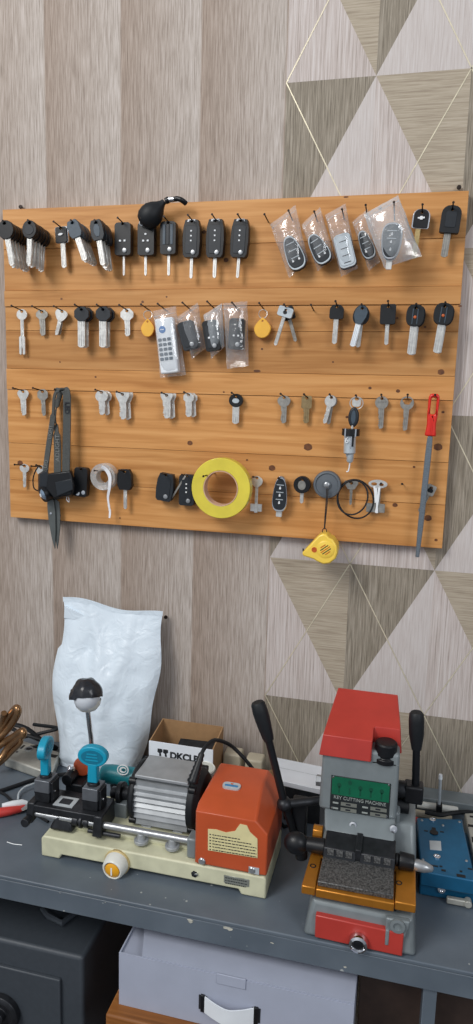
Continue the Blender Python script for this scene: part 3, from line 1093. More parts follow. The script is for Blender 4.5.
for (u, v, dd, L) in ((268, 222, 0.004, 0.034), (292, 220, 0.004, 0.040), (317, 221, 0.004, 0.040), (344, 219, 0.004, 0.040), (367, 216, 0.004, 0.044), (394.5, 220, 0.004, 0.068)):
    nail(u, v, dd, L)

car_key('black car key with chrome rim, white bow tie badge and brass blade', 422, 214, 0.008, 5, 'shield', 15, 18.5, 5.2, 46, 3.5, 'black', 'brass', 0.009, rim='chrome', emblem=bow_tie, off=-1.5)
car_key('large black key shell with wide dull blade, top right corner of the board', 452, 211.5, 0.010, 5, 'shield', 20, 27.5, 7, 47, 4.5, 'black_soft', 'nickel_dull', 0.011, inlay=('square', 11, 16, 'char'), off=-1.0)

# ------------------------------------------------------------------ second row
G2 = 'plain metal keys on the board'
metal_key('long silver key with thin shaft and broad end, first in the second row', 22.3, 311.5, 0.006, 0, 'round', 10.5, 11, 3.2, 37, 'nickel', G2, bits=False, wide=(5.8, -24))
metal_key('short silver key with angular bow, second from the left in the second row', 42.3, 312, 0.006, -1, 'oct', 11.8, 10, 6, 24, 'nickel_dull', G2)
metal_key('silver key hanging tilted, third from the left in the second row, front one', 62.5, 311.5, 0.010, 17, 'trefoil', 12, 12, 3.8, 25, 'nickel', G2)
metal_key('silver key mostly behind the tilted one, third nail of the second row', 62.5, 311.8, 0.005, 10, 'trefoil', 12, 12, 3.8, 24, 'nickel_dull', G2, nl=False)
for (u, lab) in ((83, 'left'), (104.5, 'right')):
    k = car_key('broad bladed black headed key, front on the %s nail of two beside the fob' % lab, u, 310, 0.018, 0, 'oct', 14.5, 14.5, 7.2, 38, 3, 'char', 'nickel', 0.007, 'black headed keys with broad blades', off=-0.8, nl=False)
    dup(k, Vector(k.location) + Vector((0.002, 0.010, 0)), 'broad bladed black headed key, behind on the %s nail of two beside the fob' % lab)
    nail(u, 310, 0.010, 0.042)
metal_key('silver key with square cornered bow, between the black headed keys and the orange fob', 127.3, 311, 0.006, -1, 'oct', 13, 12, 5.8, 25.5, 'nickel', G2)


def drop_fob(label, u, v, mat, rim, w=15.5, h=19, rot=0):
    O, sx, sz = frame(u, v, 0.008)
    t = thing('key_fob', label, 'key fob', O, rot, 'teardrop fobs on the board')
    pts = []
    for i in range(28):
        a = 2 * math.pi * i / 28
        z = math.sin(a)
        k = 1.0 if z < 0 else (1 - .62 * z ** 1.4)
        pts.append((w / 2 * math.cos(a) * k, -h * .56 + h * .5 * z - 6.5))
    hole = ell(0, -h * .56 + h * .5 * .68 - 6.5, 1.1, 1.1, 10)
    mb = MB(); mb.prism(sc(pts, sx, sz), -0.0052, -0.0008, [sc(hole, sx, sz)]); mb.build('fob_body', MT[mat], t, bevel=0.0014, world=False)
    big = [(x * 1.06, (z + h * .56 + 6.5) * 1.04 - h * .56 - 6.5) for x, z in pts]
    sml = [(x * .985, (z + h * .56 + 6.5) * .99 - h * .56 - 6.5) for x, z in pts]
    mb = MB(); mb.prism(sc(big, sx, sz), -0.0038, -0.0022, [sc(sml, sx, sz)]); mb.build('seam_rim', MT[rim], t, world=False)
    cz = -3.2
    mb = MB(); mb.tube([(4.2 * sx * math.cos(R(a)), -0.003 + .0015 * math.sin(R(a * 2)), (cz - .6 + 4.4 * math.sin(R(a))) * sz) for a in range(0, 360, 20)], 0.0007, 6, True); mb.build('split_ring', MT['nickel'], t, world=False)
    nail(u, v - 1, 0.006)
    return t


drop_fob('orange teardrop key fob on a split ring, left of the bagged keypad remote', 148.6, 311.5, 'yellow_fob', 'orange_fob', 13, 18)
drop_fob('yellow teardrop key fob on a split ring, right of the long crinkled bag', 263.5, 310.5, 'yellow_fob', 'yellow_fob', 16, 20)

# keypad remote in its bag
O, sx, sz = frame(169, 346, 0.012)
t = thing('keypad_remote', 'white keypad remote with blue oval mark inside a clear bag', 'remote control', O, -7.5)
mb = MB(); mb.prism(sc(rrect(-9, 9, -28, 27.5, 2.2), sx, sz), -0.014, 0); mb.build('case', MT['white'], t, bevel=0.003, seg=3, world=False)
mb = MB(); mb.prism(sc(ell(-2.2, 16, 3.2, 3.6, 20), sx, sz), -0.0148, -0.0135); mb.build('brand_oval', MT['blue_oval'], t, world=False)
mb = MB(); mb.box(-4.0 * sx, -.6 * sx, -0.0151, -0.0146, 15.7 * sz, 16.4 * sz); mb.build('brand_letters', MT['icon'], t, world=False)
for r_ in range(5):
    for c_ in range(3):
        x = -5.6 + c_ * 4.5; z = 6 - r_ * 4.8
        mb = MB(); mb.prism(sc(rrect(x - 1.7, x + 1.7, z - 1.5, z + 1.5, .7), sx, sz), -0.0152, -0.0135)
        mb.build('keypad_button', MT['keypad'], t, world=False)
zip_bag('tall clear bag wrapped round the white keypad remote', [(153, 311), (176, 306), (186, 375), (160.5, 378)], 0.016, front=0.016, back=0.006, group='clear zip bags on the board', seed=6)
flip_key('black folding key with one bright bolt in the bag right of the white remote', 187, 324, 0.012, -16, 15.5, 29, None, 0, 0, False, 'box', group='folding keys in clear bags', nl=False, mat='char')
zip_bag('clear zip bag with a folding key, right next to the white remote', [(177, 317), (197.6, 302.6), (206.5, 348), (191.7, 359)], 0.014, front=0.014, seed=7)
flip_key('black folding key with two white marks in the shiny middle bag of the second row', 211, 323, 0.014, -11, 14.5, 31, None, 0, 2, False, 'box', icons='pair', group='folding keys in clear bags', nl=False)
zip_bag('shiny clear zip bag with a folding key, middle of the three small second row bags', [(203.5, 315), (222, 303), (225, 346), (211, 359)], 0.016, front=0.014, seed=8, film='film_milky')
flip_key('black folding key with white marks in the long crinkled bag beside the yellow fob', 238.8, 321, 0.012, 2, 15, 31, None, 0, 2, False, 'box', icons='pair', group='folding keys in clear bags', nl=False)
zip_bag('long crinkled clear bag with a folding key, left of the yellow fob', [(223, 303.5), (247.5, 301), (248.6, 366), (227, 369)], 0.014, front=0.014, seed=9, crinkle=0.004)
for (u, v, dd, L) in ((166, 311, 0.004, 0.046), (190, 310, 0.004, 0.046), (214, 309, 0.004, 0.046), (238, 310, 0.004, 0.046), (313.6, 311, 0.002, 0.036)):
    nail(u, v, dd, L)

k = car_key('key with silver grey rectangular head hanging tilted, right of the yellow fob', 286.5, 310.5, 0.020, 16, 'square', 15, 10, 3.6, 37, 3, 'silver', 'nickel', 0.007, 'keys right of the yellow fob', nl=False, inlay=('square', 4, 4, 'black'))
car_key('black headed key behind the tilted silver headed key', 287.5, 310.5, 0.008, -18, 'square', 13, 13, 3.6, 33, 3, 'black', 'nickel_dull', 0.007, 'keys right of the yellow fob')
car_key('small black headed key with slim blade, just right of the empty nail', 337.5, 307.5, 0.008, 2, 'shield', 14, 14.5, 5, 37, 2.6, 'black', 'nickel', 0.008)
k = car_key('blue grey leaf shaped key with white blade, front of its second row bunch', 362.5, 309, 0.030, 12, 'leaf', 13, 19, 5.5, 39, 3.5, 'bluegrey', 'white', 0.007, 'car keys in the second row bunch', nl=False)
k2 = car_key('round black headed key, middle of the bunch with the leaf shaped key', 362.5, 309, 0.018, 4, 'round', 16, 20, 5, 39, 3.5, 'char', 'nickel', 0.008, 'car keys in the second row bunch', nl=False)
dup(k2, Vector(k2.location) + Vector((0, 0.010, 0)), 'round black headed key, rearmost of the bunch with the leaf shaped key', rot=14)
nail(362.5, 309, 0.02, 0.045)
car_key('square black headed key with slim blade, right of the leaf shaped key bunch', 388.5, 307.5, 0.008, 0, 'square', 15.5, 20, 4.2, 38, 2.8, 'black_soft', 'nickel', 0.009)
for (u, v, rot_, lab, w_) in ((416, 308.5, 3, 'left', 18), (444.5, 307, 6, 'right', 19.5)):
    k = car_key('black ribbed key with red dot, front one on the %s of the last two nails' % lab, u, v, 0.018, rot_, 'oval', w_, 22, 7.5, 47, 3.6, 'black_soft', 'nickel', 0.008, 'ribbed black keys at the right of the second row', stripes=2, dot=True, nl=False)
    dup(k, Vector(k.location) + Vector((0.002, 0.010, 0)), 'ribbed black key behind the red dotted one on the %s of the last two nails' % lab)
    nail(u, v, 0.012, 0.036)

# ------------------------------------------------------------------ third row
G3 = 'plain metal keys on the board'
metal_key('silver key with lobed bow, far left of the third row', 23.5, 391.5, 0.006, 0, 'trefoil', 11, 11, 5.8, 24, 'nickel', G3)
metal_key('silver key with angular bow, left of the black headlamp strap in the third row', 43, 391.5, 0.006, -2, 'oct', 10.5, 11, 4.4, 24.5, 'nickel_dull', G3)


def pair(lab_f, lab_r, u, v, dx=2.2, rot=0, **kw):
    a = metal_key(lab_f, u, v, 0.014, rot, group=G3, **kw)
    b = a.copy(); col.objects.link(b); b.location = Vector(a.location) + Vector((0.0035, 0.008, -0.0005)); b['label'] = lab_r
    b.rotation_euler = (0, R(rot - 4), 0)


pair('bright silver key, front one of the pair just right of the headlamp strap', 'silver key, rear one of the pair just right of the headlamp strap', 102, 392.5, kind='round', w=12.5, h=12, bw=6.3, bl=22.5)
pair('silver key with fan shaped bow, front one of the pair above the clear tape roll', 'silver key with fan shaped bow, rear one of the pair above the clear tape roll', 123, 394.5, kind='flare', w=14, h=10.5, bw=7, bl=25)
pair('wide silver key with fan shaped bow, front one of the pair above the folding keys', 'wide silver key with fan shaped bow, rear one of the pair above the folding keys', 167, 395.5, kind='flare', w=12.5, h=9.5, bw=8, bl=23)
pair('silver six sided key, front one of the pair above the yellow tape roll', 'silver six sided key, rear one of the pair above the yellow tape roll', 189, 395, kind='oct', w=10.5, h=10, bw=6.5, bl=22)
car_key('key with round black rubber head and silver blade, alone above the yellow tape roll', 236.7, 396.5, 0.006, 0, 'round', 14, 13.5, 6.8, 27.5, 2.8, 'black', 'nickel', 0.006, 'black headed keys', inlay=('round', 7, 5, 'silver'))
metal_key('grey key with heart shaped bow, right of the round black headed key', 284.3, 397.5, 0.006, 0, 'heart', 13, 12.5, 6, 26, 'nickel_dull', G3)
metal_key('brown brass key with squared bow, third row left of the tilted pair', 307, 398, 0.006, 0, 'square', 10.5, 13, 6, 25.5, 'bronze', G3)
metal_key('silver key hanging tilted, front one of the pair left of the ignition lock', 331.5, 397.5, 0.012, 13, 'round', 11.5, 12, 4.6, 27, 'nickel', G3)
metal_key('dull key hanging tilted, rear one of the pair left of the ignition lock', 332.2, 397.5, 0.005, 6, 'round', 11.5, 12, 4.6, 27, 'nickel_dull', G3, nl=False)
metal_key('grey key with a row of dimples on its round bow, right of the ignition lock', 382, 398.5, 0.006, 0, 'round', 13.5, 13, 6, 30.5, 'nickel_dull', G3, dots=True)
metal_key('dull key with large open window in its bow, left of the red handled file', 407.5, 398.5, 0.006, 2, 'round', 14, 14, 5.6, 32.5, 'nickel_dull', G3, win=[(-5, -1.5), (-4, -3.2), (-2.2, -6), (2.2, -6), (4, -3.2), (5, -1.5), (2.5, 0.3), (-2.5, 0.3)])

# ignition lock cylinder hanging on its key
O, sx, sz = frame(357, 398.5, 0.016)
t = thing('ignition_lock', 'silver ignition lock barrel with black collar hanging from its key, third row', 'lock cylinder', O, 1)
mb = MB(); mb.prism(sc(rrect(-4.6, 4.6, -8.5, 1.8, 3.5), sx, sz), -0.003, 0, [sc(ell(0, -.4, 2.2, 1.6, 12), sx, sz)]); mb.build('key_bow', MT['nickel'], t, bevel=0.0004, seg=1, world=False)
mb = MB(); mb.tube([(6.6 * sx * math.cos(R(a)), -0.0045, (-4.6 + 6.2 * math.sin(R(a))) * sz) for a in range(0, 360, 15)], 0.0008, 6, True); mb.build('split_ring', MT['nickel'], t, world=False)
mb = MB(); mb.prism(sc(ell(-1.8, -18.8, 5.4, 10.2, 28), sx, sz), -0.010, 0.0005); mb.build('key_head', MT['char'], t, bevel=0.003, seg=3, world=False)
mb = MB(); mb.prism(sc(ell(-1.8, -18.8, 2.4, 7, 20), sx, sz), -0.0108, -0.009); mb.build('head_inlay', MT['bluegrey'], t, bevel=0.0005, seg=1, world=False)
mb = MB(); mb.cyl((-2.2 * sx, -0.008, -27 * sz), (-2.4 * sx, -0.008, -31 * sz), 0.0022, n=10); mb.build('key_blade', MT['nickel'], t, world=False)
cx = -3.2 * sx
mb = MB(); mb.cyl((cx, -0.012, -30.5 * sz), (cx, -0.012, -37.5 * sz), 9 * sx, 9 * sx, 24); mb.build('collar', MT['black'], t, bevel=0.0008, world=False)
for a in (-.55, .6):
    mb = MB(); mb.box(cx + a * 9 * sx - .0011, cx + a * 9 * sx + .0011, -0.012 - 9 * sx * .86 - .001, -0.012, -38 * sz, -30.2 * sz); mb.build('collar_clip', MT['chrome'], t, world=False)
mb = MB(); mb.lathe([(0, 0), (6.0 * sx, 0), (6.0 * sx, 18 * sz), (4.6 * sx, 19 * sz), (0, 19 * sz)], (cx - 0.001, -0.012, -37 * sz), (0.04, 0, -1), n=24); mb.build('barrel', MT['silver'], t, bevel=0.0005, seg=1, world=False)
mb = MB(); mb.box(cx + 2.0 * sx, cx + 3.9 * sx, -0.0215, -0.012, -48 * sz, -38 * sz); mb.build('barrel_slot', MT['black'], t, world=False)
mb = MB(); mb.box(cx + .6 * sx, cx + 2.0 * sx, -0.0225, -0.012, -50 * sz, -38 * sz); mb.build('barrel_rib', MT['chrome'], t, world=False)
text_mesh('number', '6', 8.5 * sz, MT['icon'], t, (cx - 3.0 * sx, -0.0232, -42 * sz), depth=0.0009)
mb = MB(); mb.lathe([(0, 0), (3.6 * sx, 0), (3.4 * sx, 8 * sz), (2.2 * sx, 9.5 * sz), (0, 9.5 * sz)], (cx + 1.0 * sx, -0.012, -55 * sz), (0, 0, -1), n=20); mb.build('barrel_tail', MT['silver'], t, world=False)
mb = MB(); mb.box(cx - 3.2 * sx, cx - 1.8 * sx, -0.016, -0.010, -58.5 * sz, -55 * sz); mb.build('locking_lug', MT['steel'], t, world=False)
mb = MB(); mb.tube([(cx + 1.2 * sx, -0.012, -64 * sz), (cx + 0.8 * sx, -0.012, -70 * sz), (cx + .2 * sx, -0.012, -73.5 * sz), (cx - 1.6 * sx, -0.012, -74.5 * sz)], 0.0011, 8); mb.build('spring_tail', MT['white'], t, world=False)
nail(357, 398.3, 0.008, 0.036)

# red handled file
O, sx, sz = frame(434, 399, 0.014)
t = thing('hand_file', 'long steel file with slotted red plastic handle hanging at the right of the board', 'file', O, 2)
hp = [(-5, 4), (-3, 5.2), (3, 5.2), (5, 4), (5.6, 0), (5.2, -18), (4.6, -24), (4.8, -30), (6, -37.5), (-6, -37.5), (-4.8, -30), (-4.6, -24), (-5.2, -18), (-5.6, 0)]
slot = rrect(-2.7, 2.7, -15.5, 1.6, 2.2)
mb = MB(); mb.prism(sc(hp, sx, sz), -0.011, 0, [sc(slot, sx, sz)]); mb.build('handle', MT['red'], t, bevel=0.003, seg=3, world=False)
for x in (-.8, .8):
    mb = MB(); mb.box((x - .3) * sx, (x + .3) * sx, -0.0118, -0.010, -36 * sz, -19 * sz); mb.build('handle_rib', MT['red'], t, world=False)
mb = MB(); mb.prism(sc([(-1.6, -36), (-2.6, -39), (-3.0, -46), (-3.2, -60), (-2.9, -130), (-2.0, -164), (2.0, -164), (2.9, -130), (3.2, -60), (3.0, -46), (2.6, -39), (1.6, -36)], sx, sz), -0.0085, -0.0035)
mb.build('blade', MT['file'], t, bevel=0.0012, seg=2, world=False)
nail(434.5, 397.5, 0.006, 0.03)

# ------------------------------------------------------------------ fourth row
metal_key('small silver key with heart shaped bow, far left of the fourth row', 25, 466, 0.006, 2, 'heart', 9.5, 9.5, 3.4, 21.5, 'nickel', G3)
metal_key('silver key nearly hidden behind the left edge of the headlamp', 41.5, 467.5, 0.005, 6, 'round', 9, 10, 3.4, 19, 'nickel', G3)

# headlamp on its elastic straps
t = thing('headlamp', 'black headlamp hanging by its printed elastic straps at the left of the board', 'headlamp', at(60, 480, -0.012), 0)
P = lambda u, v, d: at(u, v, -d)
s1 = scale_at(60, 430, -0.02)[0]
W = (1, 0, 0)
mb = MB()
mb.ribbon(smooth_path([P(60.5, 389, .016), P(64, 389.5, .021), P(66.8, 395, .024), P(67, 420, .026), P(66.5, 445, .027), P(66, 473, .028)]), 0.0145, 0.0022, W)
mb.build('side_strap', MT['strap'], t)
mb = MB()
mb.ribbon(smooth_path([P(63, 388.5, .020), P(57.5, 390, .026), P(54.2, 398, .027), P(53.5, 412, .026), P(52, 424, .025), P(49.5, 440, .026), P(47, 458, .028), P(45, 474, .030)]),
          [0.0125] * 10 + [0.011] * 33, 0.0022, [(1, -.25, 0)] * 8 + [(.75, -.65, 0)] * 12 + [(1, -.2, 0)] * 23)
mb.build('side_strap', MT['strap'], t)
mb = MB()
mb.ribbon(smooth_path([P(61.5, 389.5, .012), P(59.5, 396, .010), P(56.5, 408, .010), P(55.5, 418, .014), P(56.5, 430, .022), P(57.5, 446, .024), P(57.5, 460, .026), P(57.5, 474, .028)]),
          [0.010] * 12 + [0.004] * 8 + [0.008] * 6 + [0.0135] * 17, 0.0022, [(1, -.2, 0)] * 12 + [(.4, -.9, 0)] * 10 + [(1, 0, 0)] * 21)
mb.build('top_strap', MT['strap'], t)
o = t
base = wloc(t)
text_mesh('strap_letters', 'LED', 0.0125, MT['strap_print'], t, P(66.8, 408, .0275) - base, rot=(90, 90, 0), depth=0.0002, bold=0.0004)
text_mesh('strap_letters', 'HEADLIGHT', 0.0115, MT['strap_print_lt'], t, P(57.6, 452, .0272) - base, rot=(90, -90, 0), depth=0.0002)
text_mesh('strap_letters', 'LIGHT', 0.009, MT['strap_print_lt'], t, P(50.3, 432, .0290) - base, rot=(90, -84, 14), depth=0.0002)
text_mesh('strap_letters', 'LED', 0.009, MT['strap_print_lt'], t, P(45.8, 464, .0325) - base, rot=(90, -80, 10), depth=0.0002)
# battery box / bracket and lamp
mb = MB()
a = [P(u, v, .018) for u, v in ((49, 473), (72, 470), (76.5, 486), (73, 497), (55, 500), (47, 490))]
b = [P(u, v, .042) for u, v in ((48, 474), (70, 471), (74.5, 486), (71, 495), (54, 498), (46, 489))]
mb.hull(a + b); mb.build('battery_box', MT['black'], t, bevel=0.002)
mb = MB(); pts = [P(u, v, .0425) for u, v in ((56, 482), (72.5, 478.5), (74, 489.5), (58, 496))]; pq = [p + Vector((0, -.004, 0)) for p in pts]
mb.hull(pts + pq); mb.build('cover_panel', MT['char'], t, bevel=0.001)
mb = MB(); mb.hull([P(u, v, .020) for u, v in ((38, 474), (47, 468), (52, 486), (46, 497), (38, 492))] + [P(u, v, .036) for u, v in ((40, 474), (47, 470), (51, 486), (45, 494), (39, 490))]); mb.build('hinge_bracket', MT['char'], t, bevel=0.0015)
c0 = P(45.5, 493.5, .030)
la = Vector((-.55, -.75, -.30)).normalized()
mb = MB(); mb.lathe([(0, -.016), (.010, -.016), (.0145, -.008), (.0155, 0.002), (.0150, .006), (.0120, .0065), (.0118, .003), (0, .003)], c0, la, n=28); mb.build('lamp_housing', MT['black'], t, smooth=45)
mb = MB(); mb.lathe([(.0117, .0034), (.010, .0058), (.006, .0085), (0, .0095)], c0, la, n=24); mb.build('lens', MT['lens'], t, smooth=60)
mb = MB(); mb.lathe([(.0036, .0098), (.0034, .0104), (0, .0106)], c0, la, n=14); mb.build('led_spot', MT['icon'], t)
mb = MB(); mb.tube(smooth_path([P(38.5, 466.5, .030), P(35, 472, .032), P(33, 480, .032), P(34, 488, .032), P(38, 491, .030)]), 0.0012, 8); mb.build('cable', MT['black'], t)
mb = MB(); mb.tube(smooth_path([P(68.5, 494, .030), P(66.5, 499, .030), P(69, 502, .029), P(68.5, 496, .028)]), 0.0007, 6); mb.build('wire_tail', MT['white'], t)
nail(61.5, 391, 0.004, 0.03, up=.1)
NAILS.append((Vector((at(40.5, 466.5, 0).x, .012, at(40.5, 467, 0).z)), at(36, 465, -0.028)))

# closed scissors hanging below the headlamp
t = thing('scissors', 'closed dark grey scissor blades with a rivet pointing down below the headlamp', 'scissors', at(52, 512, -0.012), 0)
mb = MB(); mb.prism([(P(u, v, .014).x, P(u, v, .014).z) for u, v in ((47.5, 495), (54, 500), (55.8, 512), (56.2, 530), (55.4, 549), (52.3, 538), (49.0, 520), (47.8, 506))], -0.0165, -0.0135); mb.build('blade', MT['scissor'], t, bevel=0.0006)
mb = MB(); mb.prism([(P(u, v, .011).x, P(u, v, .011).z) for u, v in ((52, 495), (59.5, 502), (60.5, 515), (60.3, 527), (59, 540), (57.4, 549), (55.2, 535), (53, 512))], -0.0128, -0.0098); mb.build('blade', MT['scissor'], t, bevel=0.0006)
mb = MB(); mb.lathe([(0.0024, 0), (0.0022, .0012), (0, .0016)], P(51, 513.5, .0165), (0, -1, 0), n=14); mb.build('rivet', MT['chrome'], t)
mb = MB(); mb.tube([P(51, 492, .012) + Vector((0.010 * math.cos(R(a)), 0, 0.011 * math.sin(R(a)))) for a in range(0, 360, 20)], 0.0022, 8, True); mb.build('finger_loop', MT['black'], t)

# black key fob right of the headlamp
flip_key('glossy black remote with two chrome buttons, squeezed between headlamp and clear tape', 84, 469, 0.010, 3, 13, 29, None, 0, 0, False, 'box', panel=False, group='folding keys in the fourth row', emblem=False, nlen=0.03)
k = bpy.data.objects[[o.name for o in bpy.data.objects if o.name.startswith('flip_key')][-1]]
k = [o for o in col.objects if o.get('label', '').startswith('glossy black remote')][0]
sxx, szz = scale_at(84, 480, -0.02)
for (x, z) in ((3.6, -22.5), (-1.8, -24)):
    mb = MB(); mb.lathe([(2.0 * sxx, 0), (1.9 * sxx, .0016), (0, .002)], (x * sxx, -0.013, z * szz), (0, -1, 0), n=14); mb.build('chrome_button', MT['chrome'], k, world=False)

# clear tape roll with a dangling tail
t = thing('clear_tape_roll', 'small roll of clear tape with a white tail dangling from it', 'tape roll', at(102, 477, -0.006), 0)
c0 = at(102.5, 477, -0.024) + Vector((0, .018, 0)); s = scale_at(102, 477, -0.012)[1]; sxx = scale_at(102, 477, -0.012)[0]
mb = MB(); mb.lathe([(7.4 * s, 0), (13.2 * s, 0), (13.2 * s, .018), (7.4 * s, .018)], c0, (0, -1, 0), n=36, closed=True); mb.build('tape', MT['tape_clear'], t, bevel=0.0005, seg=1, smooth=45)
mb = MB(); mb.lathe([(6.6 * s, 0), (7.4 * s, 0), (7.4 * s, .019), (6.6 * s, .019)], c0, (0, -1, 0), n=32, closed=True); mb.build('core', MT['tape_clear'], t, smooth=45)
mb = MB(); mb.ribbon(smooth_path([P(101.5, 466.5, .0260), P(106.5, 470, .0265), P(109.8, 477, .027), P(109.5, 487, .026), P(108, 497, .020), P(109, 506, .018), P(110, 512, .017), P(109.5, 518, .018)]),
                   [0.006, 0.0065, 0.007, .0072, .0074, .0076, .0078, .008, .008, .008, .0078, .0076, .0072, .007, .0068, .0066, .0064, .0062, .006, .0058, .0056, .0054, .0052, .005, .0048, .0046, .0044, .0042, .004, .0045, .005, .0045, .004, .0045, .005, .0045, .004, .0042, .0045, .0042, .004, .0038, .0035], 0.0006, [(1, -.25, 0)] * 43)
mb.build('loose_tail', MT['tape_white'], t)
nail(100.5, 471.5, 0.01, 0.036)

car_key('black key with plain head and short silver blade, right of the clear tape tail', 126.5, 471.5, 0.008, 0, 'taper', 14.5, 20.5, 3.4, 37.5, 2.6, 'black', 'nickel', 0.010)
t = flip_key('dark folding key with its blade half swung out, left of the yellow tape roll', 168.5, 475, 0.008, 7, 17, 27.5, None, 0, 0, False, 'bulge', group='folding keys in the fourth row', mat='char')
sxx, szz = scale_at(175, 485, -0.012)
mb = MB(); mb.hull([P(u, v, d_) for u, v in ((170.5, 498), (186, 473.5), (187, 475), (172, 499.3)) for d_ in (.013, .0155)]); mb.build('swung_blade', MT['nickel_dull'], None, bevel=0.0003)
o = [o for o in col.objects if o.name.startswith('swung_blade')][0]
o.rotation_euler = (0, -R(7), 0)
_l = o.location.copy(); o.parent = t
o.location = Matrix.Rotation(-R(7), 3, 'Y') @ (_l - t.location)
flip_key('dark folding key with button marks, half behind the left edge of the yellow tape roll', 188.5, 476, 0.004, 0, 15, 31, None, 0, 3, False, 'box', group='folding keys in the fourth row', mat='char', th=0.011)

# yellow packing tape
c0 = at(220.5, 488.5, -0.048) + Vector((0, .020, 0)); s = scale_at(220, 488, -0.048)[1]
t = thing('packing_tape_roll', 'large roll of yellow packing tape hanging on a nail in the fourth row', 'tape roll', c0, 0)
mb = MB(); mb.lathe([(17.8 * s, 0), (30.2 * s, 0), (30.2 * s, .020), (17.8 * s, .020)], c0, (0, -1, 0), n=56, closed=True); mb.build('tape', MT['tape_yellow'], t, bevel=0.001, smooth=45)
mb = MB(); mb.lathe([(16.9 * s, 0), (17.8 * s, 0), (17.8 * s, .0205), (16.9 * s, .0205)], c0, (0, -1, 0), n=48, closed=True); mb.build('core', MT['tape_core'], t, smooth=45)
nail(213, 473.5, 0.01, 0.07, up=0.02)

metal_key('long shafted silver key with small square bit, just right of the yellow tape roll', 257.2, 478, 0.008, 0, 'heart', 11.5, 12, 3.0, 27, 'nickel', G3, bits=False)
k = [o for o in col.objects if o.get('label', '').startswith('long shafted')][0]
# its square bit belongs to the same piece of metal
bm = bmesh.new(); bm.from_mesh(k.data); sxx, szz = scale_at(257, 500, -0.01)
vs = bmesh.ops.create_cube(bm, size=1, matrix=Matrix.Translation((0, -.001, -29.5 * szz)) @ Matrix.Diagonal((11.5 * sxx, .004, 7.5 * szz, 1)))
vs = bmesh.ops.create_cube(bm, size=1, matrix=Matrix.Translation((0, -.001, -30 * szz)) @ Matrix.Diagonal((3.2 * sxx, .0055, 9 * szz, 1)))
bm.to_mesh(k.data); bm.free()

smart_key('chrome edged smart key with four button marks, hanging bare right of the yellow tape roll', 281, 493.5, 0.006, 2, 18, 36, 'egg', 'smart keys hung without a bag', 'char', 'chrome', 3, 'chrome', 3, 5)
nail(281, 479, 0.004, 0.03)
t = car_key('short key with thick round black head and steel centre, left of the grey reel', 303, 480, 0.008, 0, 'round', 17, 17, 3.6, 23, 4.3, 'black', 'nickel', 0.011, 'black headed keys', inlay=('round', 8, 9.5, 'nickel_dull'))

# grey reel, its cord and the tape measure hanging from it
c0 = at(327.7, 484, -0.012); s = scale_at(327, 484, -0.03)[1]
t = thing('retractable_reel', 'grey round cord reel on a nail with the yellow tape measure below it', 'reel', c0, 0)
mb = MB(); mb.lathe([(0, 0), (13.0 * s, 0), (14 * s, .003), (14 * s, .009), (13.2 * s, .012), (11.5 * s, .0125), (10.8 * s, .0105), (4.6 * s, .0115), (4.2 * s, .0135), (0, .0135)], c0, (0, -1, 0), n=44); mb.build('disc', MT['grey_reel'], t, smooth=40)
mb = MB(); mb.lathe([(3.0 * s, 0), (3.0 * s, .002), (2.2 * s, .003), (0, .003)], c0 + Vector((0, -.0135, 0)), (0, -1, 0), n=18); mb.build('hub_screw', MT['steel'], t)
mb = MB(); mb.tube(smooth_path([P(326.6, 489, .030), P(326.2, 500, .031), P(325, 516, .031), P(324.3, 529, .031)]), 0.0009, 6)
mb.tube(smooth_path([P(328, 489, .031), P(327, 505, .032), P(325.5, 520, .032), P(324.6, 529, .032)]), 0.0009, 6); mb.build('cord', MT['cord'], t)
NAILS.append((at(327.7, 484, 0.01), at(327.7, 484, -0.008)))
PM = lambda u, v, d: at(u, v, -d)
t = thing('tape_measure', 'yellow tape measure case with red print hanging from the cord of the grey reel', 'tape measure', at(322, 547, -0.03), 0)
outl = [(303.5, 550.5), (310, 544), (320.5, 533), (324.5, 531.5), (328, 532), (330.5, 535.5), (334, 537), (338.2, 543.5), (338.8, 550), (337, 556), (331, 560.8), (324.5, 561.5), (318, 558.5), (315, 556.5), (305, 553.5)]
pts = [(PM(u, v, .03).x, PM(u, v, .03).z) for u, v in outl]
mb = MB(); mb.prism(pts, -0.052, -0.016); mb.build('case', MT['measure'], t, bevel=0.004, seg=3)
c0 = PM(325.5, 549.5, .052)
mb = MB(); mb.lathe([(.0145, -.001), (.0145, .0006), (.0128, .0014), (0, .0014)], c0, (0, -1, 0), n=32); mb.build('label_disc', MT['measure'], t)
for k in range(5):
    L = (.010, .016, .019, .017, .010)[k]
    mb = MB(); a = Vector((math.cos(R(38)), 0, math.sin(R(38)))); n_ = Vector((-a.z, 0, a.x))
    c = c0 + n_ * (.0068 - .0034 * k) + Vector((0, -.0016, 0)); h = n_ * .0008
    q = [c - a * L / 2 - h, c + a * L / 2 - h, c + a * L / 2 + h, c - a * L / 2 + h]
    mb.hull(q + [p + Vector((0, .0004, 0)) for p in q]); mb.build('print_line', MT['dark_print' if k % 2 else 'red_print'], t)
mb = MB(); mb.lathe([(.0046, 0), (.0044, .0008), (.0024, .0008), (.0024, .0002), (0, .0002)], PM(314.3, 549.8, .052), (0, -1, 0), n=20); mb.build('round_mark', MT['red_print'], t)
mb = MB(); mb.hull([PM(u, v, d_) for u, v in ((317.5, 559.5), (325.5, 561.5), (325, 563.5), (319, 562.5)) for d_ in (.025, .045)]); mb.build('lock_button', MT['black'], t, bevel=0.001)
mb = MB(); mb.hull([PM(u, v, d_) for u, v in ((302.3, 548.5), (304, 548.5), (304, 551.5), (302.6, 551.5)) for d_ in (.025, .045)]); mb.build('end_hook', MT['steel_dark'], t)
